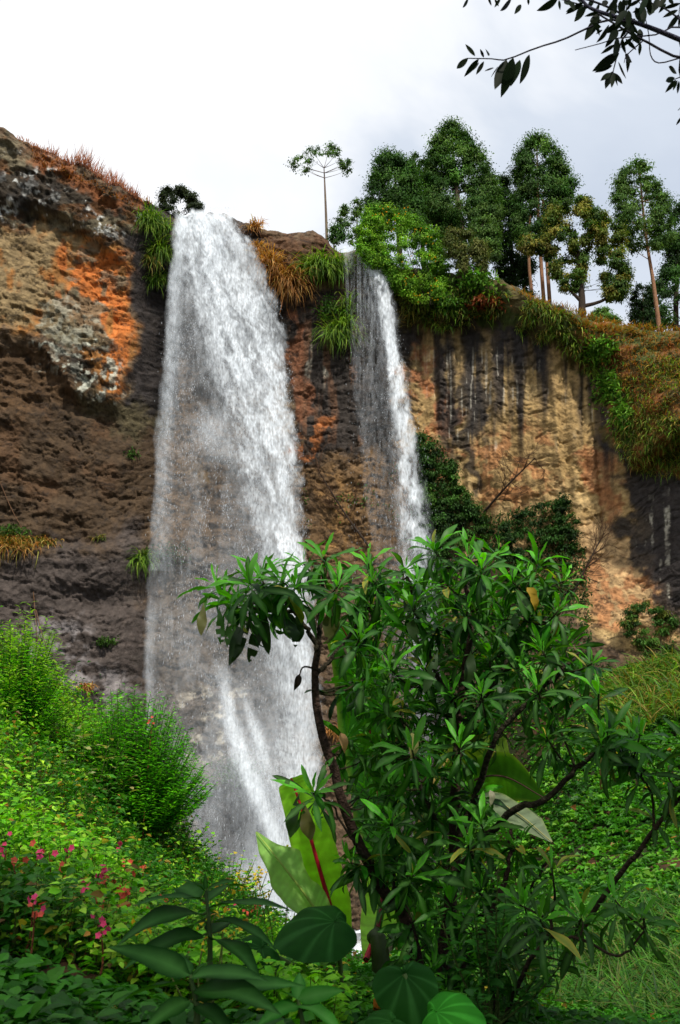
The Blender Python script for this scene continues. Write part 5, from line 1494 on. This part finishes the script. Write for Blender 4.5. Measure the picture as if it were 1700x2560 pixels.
for (dx_, dy_) in [q for i_, q in enumerate(tips) if i_ < 30 or i_ % 8]:
    tx, ty = dx_ * K_, dy_ * K_
    cand = np.where(npy > ty + 4)[0]
    if len(cand) == 0: cand = np.arange(len(npy))
    dist = np.hypot(npx[cand] - tx, (npy[cand] - ty) * .8)
    j = cand[np.argmin(dist)]
    dd = dist.min()
    Y = NODES[j, 1] + rng.normal(0, .28) - .15
    tip = P(tx, ty, Y)
    a = NODES[j, :3]; h = np.linalg.norm(tip - a)
    midp = a * .5 + tip * .5 + A([0, 0, -.12]) * h + rng.normal(0, .03, 3)
    p = limb(tw, [a, midp, tip], min(.012, NODES[j, 3] * .8), .006, lin((52, 52, 30)), 6, n=10)
    ax = norm(norm(p[-1] - p[-3]) + A([0, 0, .9]))
    big_ = rng.uniform(.9, 1.15)
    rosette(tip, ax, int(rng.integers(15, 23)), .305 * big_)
    # a few small side leaves lower on the twig
    m = 5; idx = rng.integers(3, 9, m); dv = norm(rand_dir(m) + A([0, 0, -.5]))
    leaves(fol, p[idx], dv, norm(A([0, -.3, 1]) + rng.normal(0, .3, (m, 3))), rng.uniform(.14, .26, m), rng.uniform(.04, .06, m), jit(A(LG)[rng.integers(0, 4, m)], m), rows=7, droop=1.0, shape='obov', fold=.25, wave=.2)
# inner filling twigs with leaves
inner = [(x * K_, y * K_) for x, y in zip(*scatter_poly([(860, 1330), (1240, 1330), (1320, 1480), (1220, 1620), (1090, 1750), (1090, 2200), (1080, 2330), (960, 2300), (880, 2050), (840, 1880), (820, 1640), (800, 1480)], 150))]
for tx, ty in inner:
    cand = np.where(npy > ty + 2)[0]; cand = cand if len(cand) else np.arange(len(npy)); j = cand[np.argmin(np.hypot(npx[cand] - tx, npy[cand] - ty))]
    tip = P(tx, ty, NODES[j, 1] + rng.uniform(.2, 1.4)); a = NODES[j, :3]
    limb(tw, [a, (a + tip) / 2 + rng.normal(0, .04, 3), tip], .008, .004, lin((52, 52, 30)), 5, n=7)
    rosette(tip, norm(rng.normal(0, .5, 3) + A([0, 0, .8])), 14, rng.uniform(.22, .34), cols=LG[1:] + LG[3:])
# long old leaves hanging under the left crown and here and there
for (x, y, L_, w_) in [(600, 1380, .42, .085), (570, 1400, .46, .08), (640, 1400, .34, .14), (690, 1400, .3, .1), (540, 1400, .3, .08), (505, 1400, .28, .07), (470, 1390, .26, .07), (580, 1420, .4, .09), (610, 1420, .36, .1), (770, 1380, .34, .12), (930, 1380, .4, .08), (1010, 1500, .36, .08), (1330, 1560, .38, .08), (1400, 1700, .4, .07), (1290, 1600, .4, .07), (1150, 1560, .34, .08), (700, 1850, .26, .1), (690, 1830, .3, .09), (1430, 1710, .34, .08), (1090, 1490, .32, .09), (1200, 1400, .3, .08), (880, 1680, .34, .09)]:
    p = P(x * K_, y * K_, 6.75 if x < 800 else 7.2)
    leaves(old, p[None], norm(rng.normal(0, .25, 3) + A([0, -.25, -1]))[None], norm(A([[rng.normal(0, .3), -1, .2]])), L_, w_, jit(lin((40, 66, 28)) if rng.random() < .7 else lin((92, 92, 50)), 1), rows=14, droop=.3, shape='obov', fold=.2, wave=.45, bites=.10)
limb(tw, [P(735 * K_, 1548 * K_, 7.02), P(712 * K_, 1538 * K_, 6.98), P(697 * K_, 1540 * K_, 6.95), P(690 * K_, 1560 * K_, 6.95)], .009, .005, lin((44, 34, 28)), 5, n=10)
tw.build('twigs', M_BARK, big); fol.build('foliage', M_LEAF_GLOSS, big); old.build('old_leaves', M_LEAF_GLOSS, big)
mb = MB()
for (x, y, hgt, cc, Y) in [(949, 1690, .2, (150, 150, 92), 7.0), (690, 1555, .13, (34, 26, 20), 6.95), (1215, 1355, .2, (170, 140, 50), 7.0), (785, 1690, .16, (176, 140, 100), 7.1), (925, 2290, .22, (176, 106, 40), 6.6), (1130, 1822, .12, (180, 176, 150), 7.0), (870, 2290, .14, (170, 100, 40), 6.4)]:
    p = P(x * K_, y * K_, Y); leaves(mb, p[None], A([[rng.normal(0, .2), -.1, -1]]), A([[.3, -1, .1]]), hgt, hgt * .4, lin(cc), rows=8, droop=.8, shape='ovate', fold=.9, wave=.3)
mb.build('withered_leaves', M_LEAF, big)

# shrub at the right edge with long bare stems, and a low one at the lower right
def px_tree(name, label, cat, stems_, tips_, Lm, cols=LG, nl=15):
    st0 = P(*stems_[0][0][0]); root = thing(name, st0, label, cat)
    ms = MB(); nod = []
    for pts, r0, r1 in stems_:
        nod.append(limb(ms, [P(*q) for q in pts], r0, r1, lin((66, 54, 42)), 7, wob=.004, n=20))
    nod = np.concatenate(nod); qx, qy = project(nod)
    global fol
    keep, fol = fol, MB()
    for (tx, ty) in tips_:
        j = np.argmin(np.hypot(qx - tx, qy - ty - 8)); tip = P(tx, ty, nod[j, 1] - .05 + rng.normal(0, .12))
        p = limb(ms, [nod[j], (nod[j] + tip) / 2 + rng.normal(0, .02, 3), tip], .010, .005, lin((60, 56, 36)), 5, n=7)
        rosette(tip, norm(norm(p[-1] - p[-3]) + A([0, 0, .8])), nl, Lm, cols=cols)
    ms.build('stems', M_BARK, root); fol.build('foliage', M_LEAF_GLOSS, root)
    fol = keep
px_tree('leafy_shrub', 'slender shrub with one long slanting bare stem at the right edge', 'shrub',
        [(([(560, 965, 7.9), (607, 892, 7.2), (640, 850, 6.8), (668, 812, 6.6), (686, 790, 6.5)]), .022, .012), ([(655, 830, 6.7), (650, 790, 6.6), (630, 770, 6.5)], .010, .006)],
        [(668, 775), (690, 770), (655, 815), (645, 770), (676, 800), (622, 748), (640, 735), (600, 745), (690, 740)], .27)
px_tree('leafy_shrub', 'low shrub with drooping rosettes at the lower right before the grassy slope', 'shrub',
        [([(500, 1030, 7.0), (520, 980, 6.6), (548, 935, 6.3), (555, 900, 6.2)], .02, .008), ([(548, 935, 6.3), (580, 940, 6.2), (620, 955, 6.1), (645, 930, 6.0)], .012, .006), ([(500, 1030, 7.0), (490, 980, 6.6), (488, 950, 6.5)], .014, .008)],
        [(552, 868), (540, 920), (580, 915), (520, 905), (615, 900), (640, 920), (500, 945), (478, 965), (560, 960), (530, 985), (480, 1005)], .26)
leafy_bush('climbing_vine', 'vine with pale green oval leaves hanging inside the lower part of the big leafy tree', P(490, 1024, 6.4), .95, .6, 12, 26, .11, .6, [lin((60, 120, 40)), lin((44, 98, 32))], cat='vine', shape='ovate')

# ------------------------------------------------------------------ the shading tree whose branch hangs into the picture at the top right
OB = A([4.6, -1.5, 0.0]); OB[2] = ground_z(OB[0], OB[1])
shade = thing('overhanging_tree', OB, 'dark leafy branch of a nearby tree reaching into the sky at the top right', 'tree')
mb = MB()
trunk_pts = [OB - A([0, 0, .2]), OB + A([.1, .1, 2.5]), OB + A([-.2, .6, 5]), OB + A([-.9, 1.4, 7.5]), OB + A([-1.6, 2.0, 9.3])]
tp_ = limb(mb, trunk_pts, .22, .06, BK_DK, 10, n=22)
mb.build('trunk', M_BARK, shade)
YBR = 4.3
def Bp(cx, cy, dY=0): return P((1050 + cx * .4146) * .4, cy * .4146 * .4, YBR + dY)
twg, lfb = MB(), MB()
main_b = [tp_[12], tp_[12] * .5 + Bp(1800, 340) * .5 + A([0, 0, .35]), Bp(1800, 340), Bp(1568, 240), Bp(1340, 150), Bp(1050, 60), Bp(960, -10), Bp(800, -90)]
limb(twg, main_b, .022, .006, lin((62, 62, 78)), 7, n=48)
for tws, r in [([(1340, 150), (1140, 120), (1000, 175), (860, 240), (700, 290), (520, 360), (440, 355), (285, 352)], .005), ([(1568, 165), (1420, 210), (1200, 230), (1090, 262), (935, 302)], .004), ([(1568, 350), (1380, 260), (1250, 190), (1100, 100), (1000, 40), (830, -10)], .006),
               ([(1440, 380), (1390, 330), (1380, 210), (1345, 60), (1300, -20)], .003), ([(1250, 200), (1215, 250), (1190, 330), (1165, 430), (1155, 500)], .004), ([(1340, 250), (1250, 330), (1230, 380)], .003), ([(1568, 120), (1450, 40), (1300, -10)], .005), ([(1640, 430), (1568, 465), (1530, 480)], .004), ([(1200, 120), (1050, 10), (700, -60), (500, -40), (300, -40)], .005), ([(1640, 700), (1568, 690)], .003), ([(1600, -30), (1568, 40), (1560, 110)], .004)]:
    if tws[0][0] >= 1560: tws = [(1800, 340)] + tws
    if tws[0] in [(1200, 120), (1440, 380)]: tws = [(1340, 150)] + tws[1:] if tws[0][0] == 1200 else [(1568, 350)] + tws
    limb(twg, [Bp(a, b) for a, b in tws], r * 1.5, r * .6, lin((52, 50, 60)), 5, n=16)
LV = [((290, 350), (195, 440), .30), ((355, 355), (262, 465), .28), ((385, 370), (335, 465), .26), ((355, 375), (325, 440), .25), ((332, 338), (273, 265), .30), ((385, 347), (362, 295), .36), ((410, 335), (404, 287), .6), ((522, 362), (448, 552), .33), ((470, 400), (425, 470), .1),
      ((562, 350), (503, 572), .34), ((602, 362), (548, 530), .32), ((660, 330), (602, 507), .36), ((445, 408), (388, 428), .18), ((1082, 95), (988, 252), .34), ((1140, 150), (1088, 262), .42), ((1192, 180), (1110, 288), .40), ((1178, 268), (1088, 326), .26), ((1200, 322), (1052, 424), .34), ((1160, 395), (1052, 437), .28),
      ((1195, 372), (1247, 474), .28), ((1162, 430), (1118, 528), .32), ((1168, 440), (1155, 530), .3), ((1170, 440), (1222, 512), .26), ((1150, 440), (1090, 485), .34), ((1172, 450), (1192, 518), .2), ((1213, 240), (1242, 325), .3), ((1250, 320), (1262, 430), .3), ((1236, 330), (1278, 375), .4), ((1252, 160), (1205, 235), .36),
      ((1270, 190), (1322, 265), .36), ((1300, 45), (1350, 155), .42), ((1262, 130), (1322, 210), .4), ((1240, 235), (1305, 302), .3), ((1230, -10), (1212, 110), .34), ((1375, -10), (1382, 84), .5), ((1162, 45), (1155, 132), .28), ((1002, 45), (908, 138), .34), ((985, 15), (878, 86), .32), ((830, -5), (722, 70), .34), ((838, 0), (845, 65), .3),
      ((552, -5), (485, 66), .36), ((485, -10), (448, 46), .3), ((410, -20), (432, 36), .3), ((292, -5), (254, 47), .3), ((610, 28), (572, 82), .34), ((652, -10), (655, 30), .5), ((1570, 20), (1465, 52), .26), ((1555, 60), (1462, 106), .28), ((1562, 88), (1488, 185), .28), ((1566, 96), (1562, 170), .26), ((1500, 402), (1566, 438), .34),
      ((1535, 468), (1456, 508), .34), ((1545, 482), (1484, 554), .32), ((1552, 484), (1522, 550), .3), ((1562, 488), (1552, 566), .3), ((1580, 700), (1545, 758), .34), ((1575, 640), (1560, 668), .4), ((1220, 130), (1130, 200), .4), ((1200, 100), (1280, 180), .4), ((1100, 180), (1060, 206), .4), ((880, -10), (902, 60), .36), ((900, 5), (935, 55), .3), ((1050, -10), (1000, 60), .3), ((1080, 20), (1060, 90), .3), ((1120, 0), (1110, 40), .4), ((1245, 60), (1180, 130), .34), ((1330, 0), (1250, 40), .34), ((450, -5), (475, 40), .34), ((1245, 140), (1290, 220), .34), ((1500, -10), (1530, 30), .4)]
for _ in range(46):
    a = (rng.uniform(1060, 1330), rng.uniform(20, 300)) if _ < 24 else (rng.uniform(900, 1560), rng.uniform(-30, 45))
    if _ < 24 and abs(a[1] - 60 - (a[0] - 1050) * .35) > 130: continue
    th = rng.normal(2.0, .5); l_ = rng.uniform(60, 110)
    LV.append((a, (a[0] + math.cos(th) * l_, a[1] + math.sin(th) * l_), rng.uniform(.28, .42)))
for (a, e_, w_) in LV:
    dY = rng.normal(0, .12); p = Bp(*a, dY); q = Bp(*e_, dY + rng.normal(0, .03)); L_ = np.linalg.norm(q - p)
    nn = norm(norm(A([0, 0, EYE]) - p) * A([1, 1, 1]) + rng.normal(0, .35, 3))
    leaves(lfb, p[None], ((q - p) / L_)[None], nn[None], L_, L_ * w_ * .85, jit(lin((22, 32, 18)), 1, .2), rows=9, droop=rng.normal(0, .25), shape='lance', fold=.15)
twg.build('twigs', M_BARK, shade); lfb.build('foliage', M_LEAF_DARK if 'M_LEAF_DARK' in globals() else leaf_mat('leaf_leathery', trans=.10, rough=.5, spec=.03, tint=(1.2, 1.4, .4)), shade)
# its crown above and behind the viewer, low lobes added to shade the foreground
mc, ml = MB(), MB()
for (c, r, nn_) in [((3.9, -.9, 9.6), (3.0, 2.4, 1.6), 60), ((.7, -3.0, 9.4), (2.6, 2.0, 1.4), 38), ((6.6, -.4, 9.4), (2.2, 2.2, 1.4), 30), ((2.5, -4.0, 6.4), (3.6, 1.6, 2.6), 44), ((-2.0, -5.0, 5.8), (2.6, 1.5, 2.6), 30)]:
    cc = A(c) + rand_dir(nn_) * (rng.random((nn_, 1)) ** .5) * A(r)
    cc = cc[(cc[:, 2] - EYE) > 1.12 * (cc[:, 1] + .8) + .3]
    for q in cc[:14]: limb(mc, [tp_[-3], (tp_[-3] + q) / 2 + A([0, 0, .3]), q], .03, .01, BK_DK, 5, n=6)
    k = np.repeat(np.arange(len(cc)), 80); m = len(k)
    pos = cc[k] + rand_dir(m) * (rng.random((m, 1)) ** .5) * .75 * A([1, 1, .6])
    leaves(ml, pos, norm(rand_dir(m) + A([0, 0, -.6])), norm(A([0, 0, 1]) + rng.normal(0, .5, (m, 3))), .24 * rng.uniform(.7, 1.3, m), .09, jit(lin((44, 70, 30)), m), rows=1)
mc.build('limbs', M_BARK, shade); ml.build('crown', M_LEAF, shade, smooth=False)
